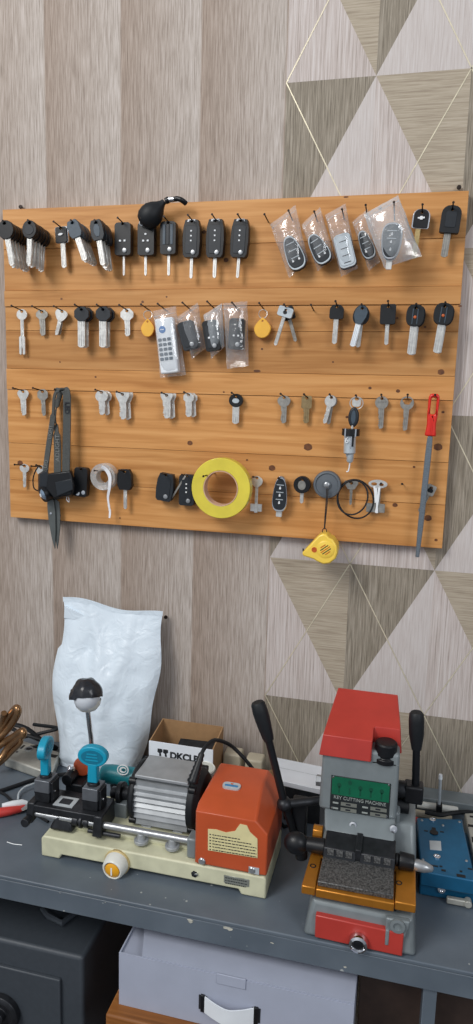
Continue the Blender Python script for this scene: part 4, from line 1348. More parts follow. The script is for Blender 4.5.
mb = MB(); mb.tube([PM(324.5, 531, .0315) + Vector((0.0035 * math.cos(R(a)), .0008 * math.sin(R(a)), 0.0045 * math.sin(R(a)))) for a in range(0, 360, 30)], 0.0008, 6, True); mb.build('cord_eye', MT['cord'], t)

metal_key('key with flat hexagonal bow framed by the black rings in the fourth row', 351.5, 483, 0.006, 0, 'flare', 14, 8.5, 3.0, 22, 'nickel_dull', 'plain metal keys on the board')
# two rubber rings
for (lab, cu, cv, ru, rv, dd, tilt) in (('black rubber ring hanging round the hexagonal key, the smaller front one', 352.5, 497.5, 15.2, 17.0, .020, 5), ('black rubber ring hanging behind, sagging lowest round the hexagonal key', 355.5, 499, 18, 19.0, .012, -6)):
    c0 = PM(cu, cv, dd); a_, b_ = scale_at(cu, cv, -dd)
    mb = MB(); mb.tube([c0 + Vector((ru * a_ * math.cos(R(a)), .004 * math.sin(R(a)), rv * b_ * math.sin(R(a + tilt)))) for a in range(0, 360, 10)], 0.0014, 8, True)
    tag(mb.build('rubber_ring', MT['black_soft'], None), lab, 'rubber ring', 'rubber rings on the board')

# plate shaped key pair tied with white cable ties
O, sx, sz = frame(378, 484, 0.008)
t = thing('tied_key_pair', 'two flat steel keys bound by white cable ties, right of the black rings', 'key', O, 0)
mb = MB(); mb.prism(sc(ell(0, 0, 9.6, 4.4, 28), sx, sz), -0.003, 0, [sc(ell(3.6, -.3, 2.2, 1.4, 12), sx, sz), sc(ell(-3.8, 0, 3.0, 1.6, 12), sx, sz)]); mb.build('oval_bow', MT['nickel'], t, bevel=0.0004, seg=1, world=False)
mb = MB(); mb.prism(sc(rrect(-3.2, 3.2, -22, -3.4, .6), sx, sz), -0.0025, -0.0005); mb.build('shank', MT['nickel_dull'], t, world=False)
for x in (-5.8, 3.8):
    mb = MB(); mb.prism(sc(rrect(x - 4.6, x + 4.6, -28.5, -19.5, 1.2), sx, sz), -0.004, -0.0006); mb.build('bit_plate', MT['nickel_dull'], t, bevel=0.0004, seg=1, world=False)
for (x0, x1, z0, z1) in ((-3.4, -1.2, -2, -18.5), (1.6, -.4, -3, -28.5), (-1.6, .8, -3.5, -28.8)):
    mb = MB(); mb.ribbon([(x0 * sx, -.0055, z0 * sz), ((x0 + x1) / 2 * sx + .0008, -.0068, (z0 + z1) / 2 * sz), (x1 * sx, -.0055, z1 * sz)], 0.0032, 0.001, (1, 0, 0)); mb.build('cable_tie', MT['white_tie'], t, world=False)
nail(381.5, 484.3, 0.004, 0.03)

t = car_key('steel cylinder key hanging slanted behind the blade of the red handled file', 431.5, 487.5, 0.004, 22, 'square', 10, 11, 4.2, 27, 3, 'nickel_dull', 'nickel_dull', 0.006, 'keys on the bent nail', inlay=('square', 6, 4, 'black'), nl=False)
a = at(431.5, 487.5, 0); b = at(402, 484, -0.012)
NAILS.append((Vector((a.x, .012, a.z)), Vector((a.x - .002, -.016, a.z + .001))))
NAILS.append((Vector((at(403.5, 485, 0).x, .012, at(403.5, 485, 0).z)), at(402, 484, -0.016)))

for (a, b) in NAILS:
    mb = MB()
    ax = (b - a).normalized()
    mb.cyl(a, b, 0.00105, 0.00105, 8)
    mb.cyl(b - ax * .0008, b, 0.0019, 0.0019, 10)
    mb.build('nail', MT['nail'], board)

# nails in the wall round the board
for (u, v, lab) in ((21, 207, 'dark nail head holding the board, just above its left end'), (459, 187.5, 'dark nail head on the wall above the right end of the board'), (166, 617, 'dark nail head alone in the wallpaper right of the white bag')):
    c = at(u, v, WALL - .004)
    mb = MB(); mb.lathe([(0, -.03), (.0014, -.03), (.0014, .0), (.0036, .0005), (.0034, .0024), (0, .003)], c, (0, -1, 0), n=14)
    tag(mb.build('wall_nail', MT['nail']), lab, 'nail', 'nails in the wall')
# ================================================================== the workbench
bench = thing('workbench', 'grey painted steel workbench with chipped front edge standing against the wall', 'workbench', (0.4, -0.18, FLOOR))
XL, XR, YF = -0.9, 1.5, -0.368
mb = MB(); mb.box(XL, XR, YF, WALL - 0.001, DESK - 0.006, DESK); mb.build('bench_top', MT['desk'], bench, bevel=0.0015)
mb = MB(); mb.box(XL, XR, YF + 0.0005, YF + 0.006, DESK - 0.038, DESK - 0.006)
mb.mi = 1
for (u, v, r) in ((190, 916, 4), (228, 919, 4.5), (120, 896, .9), (60, 884, .8), (272, 938, 1.6), (345, 962, 1.6), (105, 893, .8)):
    c = at(u, v + 5, YF)
    z = min(c.z, DESK - .008)
    rr = r * .0011
    rnd = random.Random(u)
    mb.poly3([(c.x + rr * rnd.uniform(.5, 1.5) * math.cos(a), YF - 0.0001, max(DESK - .04, min(DESK - .0065, z + rr * rnd.uniform(.3, .9) * math.sin(a)))) for a in [i * math.pi / 5 for i in range(10)]])
mb.build('front_rail', [MT['desk'], MT['chip']], bench, bevel=0.001, seg=1)
for (x0, x1) in ((-0.86, -0.82), (at(423, 1000, YF).x, at(437, 1000, YF).x), (1.42, 1.46)):
    for (y0, y1) in ((YF + 0.006, YF + 0.036), (-0.03, 0.0)):
        mb = MB(); mb.box(x0, x1, y0, y1, FLOOR, DESK - 0.006); mb.build('leg', MT['desk'], bench, bevel=0.001, seg=1)
mb = MB(); mb.box(XL + .05, XR - .05, -0.05, -0.03, -1.0, -0.96); mb.build('rear_rail', MT['desk'], bench)
# dark boards closing the bay on the right
CUPX = at(354, 1010, -0.385).x + .004
t = thing('dark_cupboard', 'dark brown board cupboard under the right end of the workbench', 'cupboard', (1.05, -0.15, FLOOR))
mb = MB(); mb.box(CUPX, 1.40, -0.310, -0.296, FLOOR + .06, DESK - 0.045); mb.build('front_panel', MT['shelf_dark'], t, bevel=0.001)
mb = MB(); mb.box(CUPX, 1.40, -0.296, -0.04, FLOOR, FLOOR + .06); mb.build('plinth', MT['shelf_dark'], t, bevel=0.001)
mb = MB(); mb.box(CUPX, CUPX + .015, -0.296, -0.04, FLOOR + .06, DESK - 0.045); mb.build('side_panel', MT['shelf_dark'], t)

# ------------------------------------------------------------------ grey safe
SY = -0.335
SX = at(83, 958, SY).x
t = thing('safe', 'dark grey steel safe with carrying handle and round dial under the left of the workbench', 'safe', (SX - .19, -0.19, FLOOR))
ST = at(82, 958, SY).z
mb = MB(); mb.box(SX - .40, SX, SY, -0.04, FLOOR + .01, ST); mb.build('body', MT['safe'], t, bevel=0.006, seg=3)
mb = MB(); mb.box(SX - .365, SX - .036, SY - .006, SY + .001, FLOOR + .05, ST - .042); mb.build('door', MT['safe'], t, bevel=0.002)
dc = at(3, 1010, SY - .006)
mb = MB(); mb.lathe([(0, 0), (.031, 0), (.031, .010), (.026, .013), (.022, .013), (.020, .008), (.010, .008), (.010, .018), (0, .018)], dc, (0, -1, 0), n=32); mb.build('dial', MT['steel_dark'], t, bevel=0.0008)
h0 = atz(43, 913, ST); h1 = atz(73, 905, ST); hm = atz(57, 922, ST)
mb = MB()
hz = ST + .004
cx_, cy_ = (h0.x + h1.x) / 2, (h0.y + h1.y) / 2
ring = [(p.x, p.y) for p in (atz(50, 906, ST), atz(43, 913, ST), atz(49, 920, ST), atz(62, 927, ST), atz(76, 916, ST), atz(75, 907, ST))]
mb.tube([Vector((x, y, hz + .003)) for x, y in ring], 0.0050, 8, True); mb.build('carrying_handle', MT['safe'], t)
mb = MB(); mb.box(ring[0][0] - .004, ring[5][0] + .004, ring[5][1] - .006, ring[5][1] + .010, ST - .001, ST + .010); mb.build('handle_clip', MT['safe'], t, bevel=0.001)

# ------------------------------------------------------------------ stool and white carton
BY = -0.385
b0 = at(119, 1004, BY); bt0 = at(121, 950, BY); b1 = at(333, 1040, BY)
CW0, CZ0 = b0.x, b0.z
CZ1 = at(121, 953, BY).z
CX1 = at(354, 1010, BY).x
t = thing('stool', 'brown wooden stool top under the white carton', 'stool', ((CW0 + CX1) / 2, -0.26, FLOOR))
mb = MB(); mb.box(CW0 - .012, CX1 - .02, BY - .02, -0.08, CZ0 - .035, CZ0 - .0005); mb.build('seat_board', MT['brownwood'], t, bevel=0.003)
for x in (CW0 + .02, CX1 - .07):
    for y in (BY + .03, -.14):
        mb = MB(); mb.hexa([(x, y, FLOOR), (x + .035, y, FLOOR), (x + .035, y + .035, FLOOR), (x, y + .035, FLOOR), (x, y, CZ0 - .035), (x + .04, y, CZ0 - .035), (x + .04, y + .04, CZ0 - .035), (x, y + .04, CZ0 - .035)])
        mb.build('leg', MT['brownwood'], t, bevel=0.002)
t = thing('shaded_white_carton', 'large white cardboard carton with hand hole and tucked lid under the workbench', 'box', ((CW0 + CX1) / 2, -0.26, CZ0))
XB = 0.012
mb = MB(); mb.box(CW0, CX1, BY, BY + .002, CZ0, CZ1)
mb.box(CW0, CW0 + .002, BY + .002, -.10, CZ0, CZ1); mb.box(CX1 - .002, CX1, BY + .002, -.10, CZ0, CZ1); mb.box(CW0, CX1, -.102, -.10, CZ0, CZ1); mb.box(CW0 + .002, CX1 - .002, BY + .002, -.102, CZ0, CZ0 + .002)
mb.build('carton_body', MT['carton_white_shaded'], t)
L1 = at(163, 958, BY).x
lid = [Vector((CW0 + .034, BY + .001, CZ1 + .0005)), Vector((CX1, BY + .001, CZ1 + .0005)), Vector((CX1, -.10, CZ1 + .010)), Vector((CW0, -.10, CZ1 + .010)), Vector((CW0 + .006, BY + .09, CZ1 + .006))]
mb = MB(); n_ = len(lid); A = [mb.bm.verts.new(p) for p in lid]; B = [mb.bm.verts.new(p + Vector((0, 0, .0022))) for p in lid]
mb.bm.faces.new(A[::-1]); mb.bm.faces.new(B)
for i in range(n_): mb.bm.faces.new((A[i], A[(i + 1) % n_], B[(i + 1) % n_], B[i]))
mb.build('lid', MT['carton_white_shaded'], t)
mb = MB(); mb.hull([Vector((CW0 + .002, BY + .003, CZ1 - .004)), Vector((CW0 + .002, BY + .10, CZ1 - .002)), Vector((CW0 + .05, BY + .003, CZ1 - .012)), Vector((CW0 + .05, BY + .10, CZ1 - .010)), Vector((CW0 + .05, BY + .10, CZ1 - .008))]); mb.build('dust_flap', MT['carton_white_shaded'], t)
ta = at(217, 971, BY); tb = at(246, 980, BY)
mb = MB(); mb.box(ta.x, tb.x, BY - .0016, BY + .0005, CZ1 - .012, CZ1 + .003); mb.build('lock_tab', MT['carton_white_shaded'], t, bevel=0.0006)
ha = at(203, 1003, BY); hb = at(256, 1016, BY)
hz = CZ0 + (CZ1 - CZ0) * .42
hx0, hx1 = ha.x, hb.x
mb = MB(); [mb.box(x_ - .006, x_ + .006, BY - .0004, BY + .001, hz - .011, hz + .011) for x_ in (hx0, hx1)]; mb.build('hand_hole', MT['dark_print'], t)
mb = MB(); mb.ribbon(smooth_path([(hx0, BY - .001, hz), ((hx0 * 3 + hx1) / 4, BY - .007, hz - .003), ((hx0 + hx1) / 2, BY - .010, hz - .005), ((hx0 + hx1 * 3) / 4, BY - .007, hz - .003), (hx1, BY - .001, hz)]), 0.024, 0.0016, (0, 0, 1)); mb.build('carry_handle', MT['white'], t)
for x in (hx0, hx1):
    mb = MB(); mb.box(x - .003, x + .003, BY - .003, BY + .0005, hz - .013, hz + .013); mb.build('handle_anchor', MT['black'], t, bevel=0.0008)

# ================================================================== key duplicating machine (cream base, orange cover)
t = M1 = thing('key_duplicator', 'cream key duplicating machine with orange belt cover, ribbed silver motor and two turquoise clamp knobs', 'key machine', (0.405, -0.25, DESK))
D = DESK
XA, XB_ = 0.2305, 0.580
YA, YB = -0.312, -0.190
TOP = -0.4255
def slab(mb, pts, y0, y1):
    mb.prism(pts, y0, y1)
mb = MB()
mb.prism([(XA, D + .0005), (XA + .030, D + .0005), (XA + .034, D + .008), (XB_ - .040, D + .008), (XB_ - .036, D + .0005), (XB_, D + .0005), (XB_, TOP - .004), (XB_ - .003, TOP), (XA + .004, TOP), (XA, TOP - .005)], YA, YB)
mb.build('base_casting', MT['cream'], t, bevel=0.003, seg=3)
mb = MB(); mb.box(XA + .012, XB_ - .11, YA + .028, YB - .004, TOP - .001, TOP + .006); mb.build('bed', MT['cream'], t, bevel=0.002)
# orange cover
mb = MB()
cf = [(.4745, YA + .000, TOP + .002), (.580, YA + .000, TOP + .002), (.580, YB, TOP + .002), (.4745, YB, TOP + .002)]
z1, z2, zt = -.342, -.352, -.3315
bend = [(.4745, YA + .0, z1), (.5625, YA + .0, z1), (.580, YA + .0, z2 - .008), (.580, YB, z2 - .008), (.4745, YB, z1)]
topp = [(.4790, YA + .078, zt), (.556, YA + .078, zt), (.4790, YB, zt), (.556, YB, zt)]
mb.hull(cf + bend + [(.4745, YA + .012, z1 + .006)] + topp)
mb.build('belt_cover', MT['orange'], t, bevel=0.006, seg=3)
Pm = lambda u, v, y: at(u, v, y)
def tri_fit(cen, L, H):
    pass
ys = YA - .0004
# torn cream sticker with rows of print
S = lambda u, v: (at(u, v, ys).x, at(u, v, ys).z)
mb = MB(); mb.prism([S(*p) for p in ((208, 829), (216, 829.5), (226, 832.5), (235, 831), (240, 824), (247, 825.5), (250, 832), (257.5, 839), (257.5, 858), (208, 850))], ys - .0005, YA + .0005); mb.build('instruction_sticker', MT['sticker_yellow'], t)
rnd = random.Random(3)
for k in range(6):
    z0u, z0v = 212, 833.5 + k * 3.0
    mb = MB()
    u = 209.6
    a = S(u, z0v); b = S(u + 1.5, z0v + .3)
    mb.box(a[0], b[0], ys - .0008, ys - .0004, a[1] - .0014, a[1])
    u = 212.5
    end = 256 if k > 1 else (238 if k == 0 else 250)
    while u < end:
        w_ = rnd.uniform(1.0, 3.2)
        v = z0v + (u - 209) * .165
        if k < 2 and 226 < u < 252 and v < 832: u += 2; continue
        a = S(u, v); b = S(min(u + w_, 256.5), v + w_ * .165)
        mb.hull([(a[0], ys - .0008, a[1]), (b[0], ys - .0008, b[1]), (b[0], ys - .0008, b[1] - .0013), (a[0], ys - .0008, a[1] - .0013), (a[0], ys - .0004, a[1]), (b[0], ys - .0004, b[1])])
        u += w_ + rnd.uniform(.5, .9)
    mb.build('print_line', MT['dark_print'], t)
for (u, v) in ((202, 861), (252, 870)):
    c = at(u, v, YA)
    mb = MB(); mb.lathe([(.0052, -.001), (.0052, .0012), (.0040, .0024), (0, .0028)], c, (0, -1, 0), n=16); mb.build('cover_screw', MT['steel'], t)
c = at(255, 870.5, YA); mb = MB(); mb.box(c.x - .009, c.x + .006, YA - .001, YA + .0005, c.z - .005, c.z + .005); mb.build('screw_plate', MT['sticker_grey'], t)
# oval maker sticker on the sloping top
ya_, za_ = YA + .056, zt - .0036
sl = math.atan2(zt - (z1 + .004), .072)
c = Vector((.512, YA + .060, z1 + .007 + (zt - z1 - .007) * (.048 / .066)))
Ms = Matrix.Translation(c) @ Matrix.Rotation(-(math.pi / 2 - sl), 4, 'X')
mb = MB(); mb.prism(rrect(-.0135, .0135, -.0075, .0075, .006), -.0022, .001, M=Ms); mb.build('maker_sticker', MT['sticker_grey'], t)
mb = MB(); mb.prism(rrect(-.010, .010, -.0028, .0014, .0006), -.0026, -.0015, M=Ms); mb.build('sticker_print', MT['sticker_blue'], t)
mb = MB(); mb.prism(ell(0, .0036, .0022, .0014, 10), -.0026, -.0015, M=Ms); mb.build('sticker_print', MT['red_print'], t)
# motor: ribbed barrel between two dark end bells
MX0, MX1, MY, MZ, MR = .362, .447, -.222, -.3755, .041
MY = -.228
prof = []
nf = 56
for i in range(nf):
    a = 2 * math.pi * i / nf
    k = 1.0 / max(abs(math.cos(a)), abs(math.sin(a))) ** .62
    r_ = MR * k * (1.0 if i % 2 else .90)
    if math.sin(a) > .80: r_ = MR * .96 / math.sin(a)
    prof.append((MY + r_ * math.cos(a), MZ + r_ * math.sin(a)))
Mx = Matrix(((0, 1, 0, 0), (1, 0, 0, 0), (0, 0, 1, 0), (0, 0, 0, 1)))
mb = MB(); mb.prism(prof, MX0, MX1, M=Mx); mb.build('motor_barrel', MT['alu'], t, smooth=20)
mb = MB(); mb.box(MX0, MX1, MY - .034, MY + .030, MZ + MR * .93, MZ + MR * 1.06); mb.build('motor_top_plate', MT['alu'], t, bevel=0.0012)
for (x0, x1) in ((MX0 - .0125, MX0 + .0002), (MX1 - .0002, MX1 + .0215)):
    mb = MB(); d_ = 1 if x0 > .4 else -1
    xa = x0 if d_ > 0 else x1
    L_ = x1 - x0
    mb.lathe([(0, 0), (MR * 1.13, 0), (MR * 1.13, L_ * .45), (MR * .95, L_ * .85), (MR * .5, L_), (0, L_)], (xa, MY, MZ), (d_, 0, 0), n=28); mb.build('end_bell', MT['black_soft'], t, bevel=0.001, smooth=30)
    for a in (45, 135, 225, 315):
        mb = MB(); p = Vector((xa + d_ * L_ * .3, MY + MR * 1.12 * math.cos(R(a)), MZ + MR * 1.12 * math.sin(R(a)))); mb.cyl(p - Vector((.005, 0, 0)), p + Vector((.006, 0, 0)), .0055, n=12); mb.build('bell_lug', MT['black'], t, bevel=0.0008)
for x in (MX0 + .012, MX1 - .022):
    mb = MB(); mb.hull([(x - .004, MY - .03, TOP + .005), (x + .014, MY - .03, TOP + .005), (x - .004, MY + .03, TOP + .005), (x + .014, MY + .03, TOP + .005), (x, MY - .022, MZ - MR * .85), (x + .010, MY - .022, MZ - MR * .85), (x, MY + .022, MZ - MR * .85), (x + .010, MY + .022, MZ - MR * .85)])
    mb.build('motor_foot', MT['alu'], t, bevel=0.001)
# guide rod on two posts
ry, rz = -.290, -.4050
mb = MB(); mb.cyl((.252, ry, rz), (.464, ry, rz), .0052, n=18); mb.build('guide_rod', MT['steel'], t)
for x in (.3845, .4335):
    mb = MB(); mb.cyl((x, ry, TOP + .004), (x, ry, rz - .002), .0072, .0058, 16); mb.cyl((x, ry, TOP + .004), (x, ry, TOP + .009), .011, n=16); mb.build('rod_post', MT['alu'], t, bevel=0.0006)
mb = MB(); mb.box(.459, .474, ry - .012, ry + .012, TOP, rz + .011); mb.build('rod_block', MT['greypaint'], t, bevel=0.003)
mb = MB(); mb.cyl((.300, ry - .004, TOP + .0095), (.352, ry - .004, TOP + .0095), .0034, n=12); mb.build('stop_bar', MT['steel_dark'], t)
mb = MB(); mb.hull([(.236, -.300, TOP + .003), (.276, -.300, TOP + .003), (.236, -.262, TOP + .003), (.276, -.262, TOP + .003), (.246, -.293, rz + .004), (.270, -.293, rz + .004), (.246, -.268, rz + .004), (.270, -.268, rz + .004)]); mb.build('rod_bearing', MT['steel_dark'], t, bevel=0.004)
for (x0, x1, r_) in ((.274, .283, .0085), (.286, .290, .0105), (.293, .300, .0085)):
    mb = MB(); mb.cyl((x0, ry, rz), (x1, ry, rz), r_, n=20); mb.build('rod_collar', MT['steel_dark'], t, bevel=0.0006)
# carriage with two clamps
mb = MB(); mb.box(.199, .322, -.296, -.244, -.4005, -.3885); mb.build('carriage_plate', MT['steel_dark'], t, bevel=0.0015)
mb = MB(); mb.hull([(.197, -.300, -.418), (.209, -.300, -.418), (.197, -.250, -.414), (.209, -.250, -.414), (.199, -.296, -.386), (.211, -.296, -.386), (.199, -.250, -.386), (.211, -.250, -.386)]); mb.build('carriage_end', MT['steel_dark'], t, bevel=0.002)
mb = MB(); mb.hull([(.309, -.302, -.420), (.325, -.302, -.420), (.309, -.250, -.418), (.325, -.250, -.418), (.311, -.298, -.388), (.324, -.298, -.388), (.311, -.250, -.388), (.324, -.250, -.388)]); mb.build('carriage_end', MT['steel_dark'], t, bevel=0.002)
mb = MB(); mb.cyl((.203, -.300, -.411), (.203, -.312, -.411), .0068, n=14); mb.build('carriage_bolt', MT['steel_dark'], t, bevel=0.0008)
mb = MB(); mb.cyl((.204, ry, rz - .001), (.262, ry, rz - .001), .0042, n=12); mb.build('carriage_shaft', MT['steel'], t)
c = atz(60, 806, -.388)
mb = MB(); mb.box(.238, .270, -.288, -.262, -.3886, -.3876); mb.build('carriage_label', MT['sticker_grey'], t)
mb = MB(); mb.box(.245, .263, -.282, -.268, -.3878, -.3870); mb.build('label_print', MT['dark_print'], t)
def clamp(x, knob_rot):
    y = -.272
    mb = MB(); mb.box(x - .0125, x + .0125, y - .014, y + .014, -.3885, -.3735); mb.build('clamp_base', MT['steel_dark'], t, bevel=0.001)
    mb = MB(); mb.box(x - .0125, x + .0125, y - .0145, y + .0145, -.3728, -.3525); mb.build('clamp_jaw', MT['clamp_grey'], t, bevel=0.001)
    mb = MB(); mb.box(x - .0127, x + .0127, y - .0148, y + .0148, -.3735, -.3722); mb.build('jaw_slot', MT['black'], t)
    mb = MB(); mb.box(x + .0125, x + .0165, y - .010, y + .012, -.388, -.356); mb.build('jaw_cheek', MT['steel_dark'], t, bevel=0.001)
    mb = MB(); p = Vector((x + .0165, y - .004, -.372)); mb.cyl(p, p + Vector((.002, 0, 0)), .002, n=10); mb.build('jaw_pin', MT['chrome'], t)
    mb = MB(); mb.cyl((x, y, -.3525), (x, y, -.3475), .0098, .009, 18); mb.build('knob_washer', MT['steel_dark'], t, bevel=0.0006)
    mb = MB(); mb.prism(rrect(-.0078, .0078, -.3475 + D * 0, -.318, .0025) if False else [(-.0080, -.3475), (.0080, -.3475), (.0072, -.322), (.0078, -.316), (-.0078, -.316), (-.0072, -.322)], -.0065, .0065)
    ov = ell(0, -.305, .0235, .0165, 30)
    mb.prism(ov, -.0062, .0062)
    Mk = Matrix.Translation((x, y, 0)) @ Matrix.Rotation(R(knob_rot), 4, 'Z')
    for v_ in mb.bm.verts: v_.co = Mk @ v_.co
    k = mb.build('clamp_knob', MT['turq'], t, bevel=0.002, seg=3)
    for sgn in (-1, 1):
        mb = MB(); mb.prism(ell(0, -.305, .0172, .0108, 26), sgn * .0064 - .0006, sgn * .0064 + .0004)
        for v_ in mb.bm.verts: v_.co = Mk @ v_.co - wloc(k)
        r_ = mb.build('knob_recess', MT['turq_dark'], k, world=False)
        for q in range(3):
            mb = MB(); mb.box(-.010 + .001 * q, .010 - .001 * q, sgn * .0072 - .0006, sgn * .0072 + .0006, -.3105 + q * .0048, -.3088 + q * .0048)
            for v_ in mb.bm.verts: v_.co = Mk @ v_.co - wloc(k)
            mb.build('knob_rib', MT['turq'], k, world=False)
clamp(.2185, 100)
clamp(.299, 4)
# cutter and tracer spindles behind the clamps
mb = MB(); mb.box(.232, .262, -.236, -.205, TOP, -.382); mb.build('spindle_bracket', MT['steel_dark'], t, bevel=0.002)
mb = MB(); mb.cyl((.236, -.238, -.376), (.236, -.205, -.376), .0095, n=18); mb.build('tracer_holder', MT['steel_dark'], t, bevel=0.001)
mb = MB(); mb.lathe([(0, 0), (.006, 0), (.0068, .003), (.0068, .006), (.004, .009), (0, .0095)], (.236, -.222, -.3675), (0, 0, 1), n=16); mb.build('tracer_knob', MT['chrome'], t)
mb = MB(); mb.lathe([(0, 0), (.012, 0), (.0150, .002), (.0158, .006), (.0150, .010), (.012, .012), (0, .012)], (.2465, -.200, -.3670), (.35, -.9, .15), n=28); mb.build('orange_disc', MT['orange'], t, bevel=0.0008)
mb = MB(); mb.cyl((.2455, -.195, -.367), (.2455, -.172, -.372), .006, n=12); mb.box(.238, .253, -.205, -.192, TOP, -.372); mb.build('disc_post', MT['steel_dark'], t)
mb = MB(); mb.cyl((.310, -.225, -.392), (.352, -.228, -.385), .010, n=18); mb.cyl((.322, -.226, -.391), (.330, -.226, -.390), .0185, n=26); mb.build('cutter_spindle', MT['steel_dark'], t, bevel=0.0008)
mb = MB(); mb.box(.318, .342, -.245, -.205, TOP, -.396); mb.build('spindle_block', MT['greypaint'], t, bevel=0.002)
# front switch, nameplate, screw
c = at(117.5, 862, YA)
mb = MB(); mb.lathe([(0, -.002), (.0185, -.002), (.0185, .004), (.0165, .016), (.0140, .019), (.0125, .0185), (.0120, .015), (0, .015)], c, (-.05, -1, -.08), n=32); mb.build('switch_housing', MT['btn_white'], t, bevel=0.0006)
mb = MB(); mb.lathe([(.0200, -.001), (.0200, .0025), (.0175, .004), (0, .004)], c, (0, -1, 0), n=28); mb.build('switch_collar', MT['brass'], t)
mb = MB(); mb.lathe([(0, .012), (.0115, .012), (.0112, .018), (.009, .0198), (0, .0202)], c, (-.05, -1, -.08), n=26); mb.build('switch_button', MT['btn_yellow'], t)
mb = MB(); cc = c + Vector((-.05, -1, -.08)).normalized() * .0202; mb.box(cc.x - .001, cc.x + .001, cc.y - .0006, cc.y + .0006, cc.z - .006, cc.z + .006); mb.build('button_mark', MT['icon'], t)
n0 = S(224, 874.5); n1 = S(249, 890)
mb = MB(); mb.box(n0[0], n1[0], YA - .0008, YA + .001, n1[1] + .0045, n0[1] - .0005); mb.build('nameplate', MT['plate_metal'], t, bevel=0.0003, seg=1)
for k in range(3):
    mb = MB(); z = n0[1] - .0035 - k * .0042
    x = n0[0] + .002
    while x < n1[0] - .004:
        w_ = rnd.uniform(.001, .0032); mb.box(x, x + w_, YA - .0011, YA - .0006, z - .0012, z); x += w_ + .0009
    mb.build('plate_print', MT['dark_print'], t)
c = at(194.5, 874, YA)
mb = MB(); mb.lathe([(.0052, -.001), (.0050, .001), (.003, .0022), (0, .0024)], c, (0, -1, 0), n=6); mb.build('base_screw', MT['steel_dark'], t)
mb = MB(); mb.box(c.x + .001, c.x + .005, YA - .003, YA, c.z + .001, c.z + .003); mb.build('screw_lug', MT['chrome'], t)
# work lamp on its stem, bolted behind the clamps
ly = -.170
sb = at(93, 765, ly); s_top = at(87.5, 708, ly)
mb = MB(); mb.tube([Vector((sb.x, ly, TOP - .012)), Vector((sb.x, ly, -.385)), sb, at(91, 738, ly), at(89, 722, ly), s_top], .0040, 12); mb.build('lamp_stem', MT['chrome'], t)
mb = MB(); mb.box(sb.x - .012, sb.x + .012, -.191, ly + .01, TOP - .014, TOP - .002); mb.build('lamp_bracket', MT['steel_dark'], t, bevel=0.001)
lc = at(87.5, 693, ly)
s_ = scale_at(87, 692, ly)[1]
mb = MB(); mb.ball(lc + Vector((.001, -.004, -4.2 * s_)), 12.2 * s_, n=28); g = mb.build('lamp_globe', MT['globe'], t, smooth=70)
mb = MB(); mb.lathe([(3 * s_, -17.5 * s_), (7.5 * s_, -16 * s_), (11.2 * s_, -12 * s_), (12.6 * s_, -7 * s_), (12.0 * s_, -6.8 * s_), (10.6 * s_, -11.4 * s_), (7 * s_, -15 * s_), (3 * s_, -16.4 * s_)], lc, (-.1, .1, 1), n=28, closed=True); mb.build('lamp_socket', MT['btn_white'], t, smooth=60)
mb = MB()
hood = []
for i in range(13):
    a = R(-12 + 102 * i / 12); hood.append((14.6 * s_ * math.cos(a), 14.6 * s_ * math.sin(a)))
inner = [(r_ * .93, h_ * .93) for r_, h_ in hood[::-1]]
mb.lathe(hood[:-1] + [(0, 14.6 * s_)] , lc + Vector((-.001, 0, -.001)), (-.12, .30, .95), n=52)
mb.lathe([(r_ * .94, h_ * .94) for r_, h_ in hood[:-1]] + [(0, 13.7 * s_)], lc + Vector((-.001, 0, -.001)), (-.12, .30, .95), n=52)
from mathutils import noise as _nz
for v_ in mb.bm.verts:
    q_ = v_.co - lc
    v_.co = lc + q_ * (1 + .10 * _nz.noise(v_.co * 95)) + Vector((-.003 if q_.x < -.004 and q_.z < .004 else 0, 0, -.004 if q_.x < -.006 and q_.z < .003 else 0))
mb.build('lamp_hood', MT['hood'], t, smooth=70)
mb = MB(); c = lc + Vector((-14 * s_, -.004, -3 * s_)); mb.hull([c + Vector(p) for p in ((-.004, -.004, -.004), (.005, -.006, -.004), (-.003, .005, -.004), (.004, .004, -.004), (.002, -.004, .012), (.004, .003, .012))]); mb.build('hood_flap', MT['hood'], t, bevel=0.001)
# motor plug lead
pc = at(197, 782, -.205)
mb = MB()
lead = smooth_path([at(193, 780, -.260), at(197, 768, -.250), at(201, 755, -.241), at(207, 745, -.225), at(216, 740, -.200), at(230, 745, -.165), at(243, 757, -.160), at(252, 768, -.158), at(262, 782, -.155), Vector((.575, -.140, D + .004)), Vector((.60, -.08, D + .0035))])
mb.tube(lead, .0030, 10); mb.build('power_lead', MT['black_soft'], t)
mb = MB()
a, b = at(192, 783, -.262), at(202, 753, -.240)
N_ = 14
mb.tube([a.lerp(b, i / N_) for i in range(N_ + 1)], [(.0092 - .0044 * i / N_) * (1.0 if i % 2 else .8) for i in range(N_ + 1)], 12); mb.build('strain_relief', MT['black'], t, smooth=60)
# ================================================================== vertical key cutting machine (red cap)
t = M2 = thing('vertical_key_cutter', 'grey vertical key cutting machine with red cap, green nameplate, amber table and red drawer', 'key machine', (0.712, -0.25, DESK))
F = -0.364
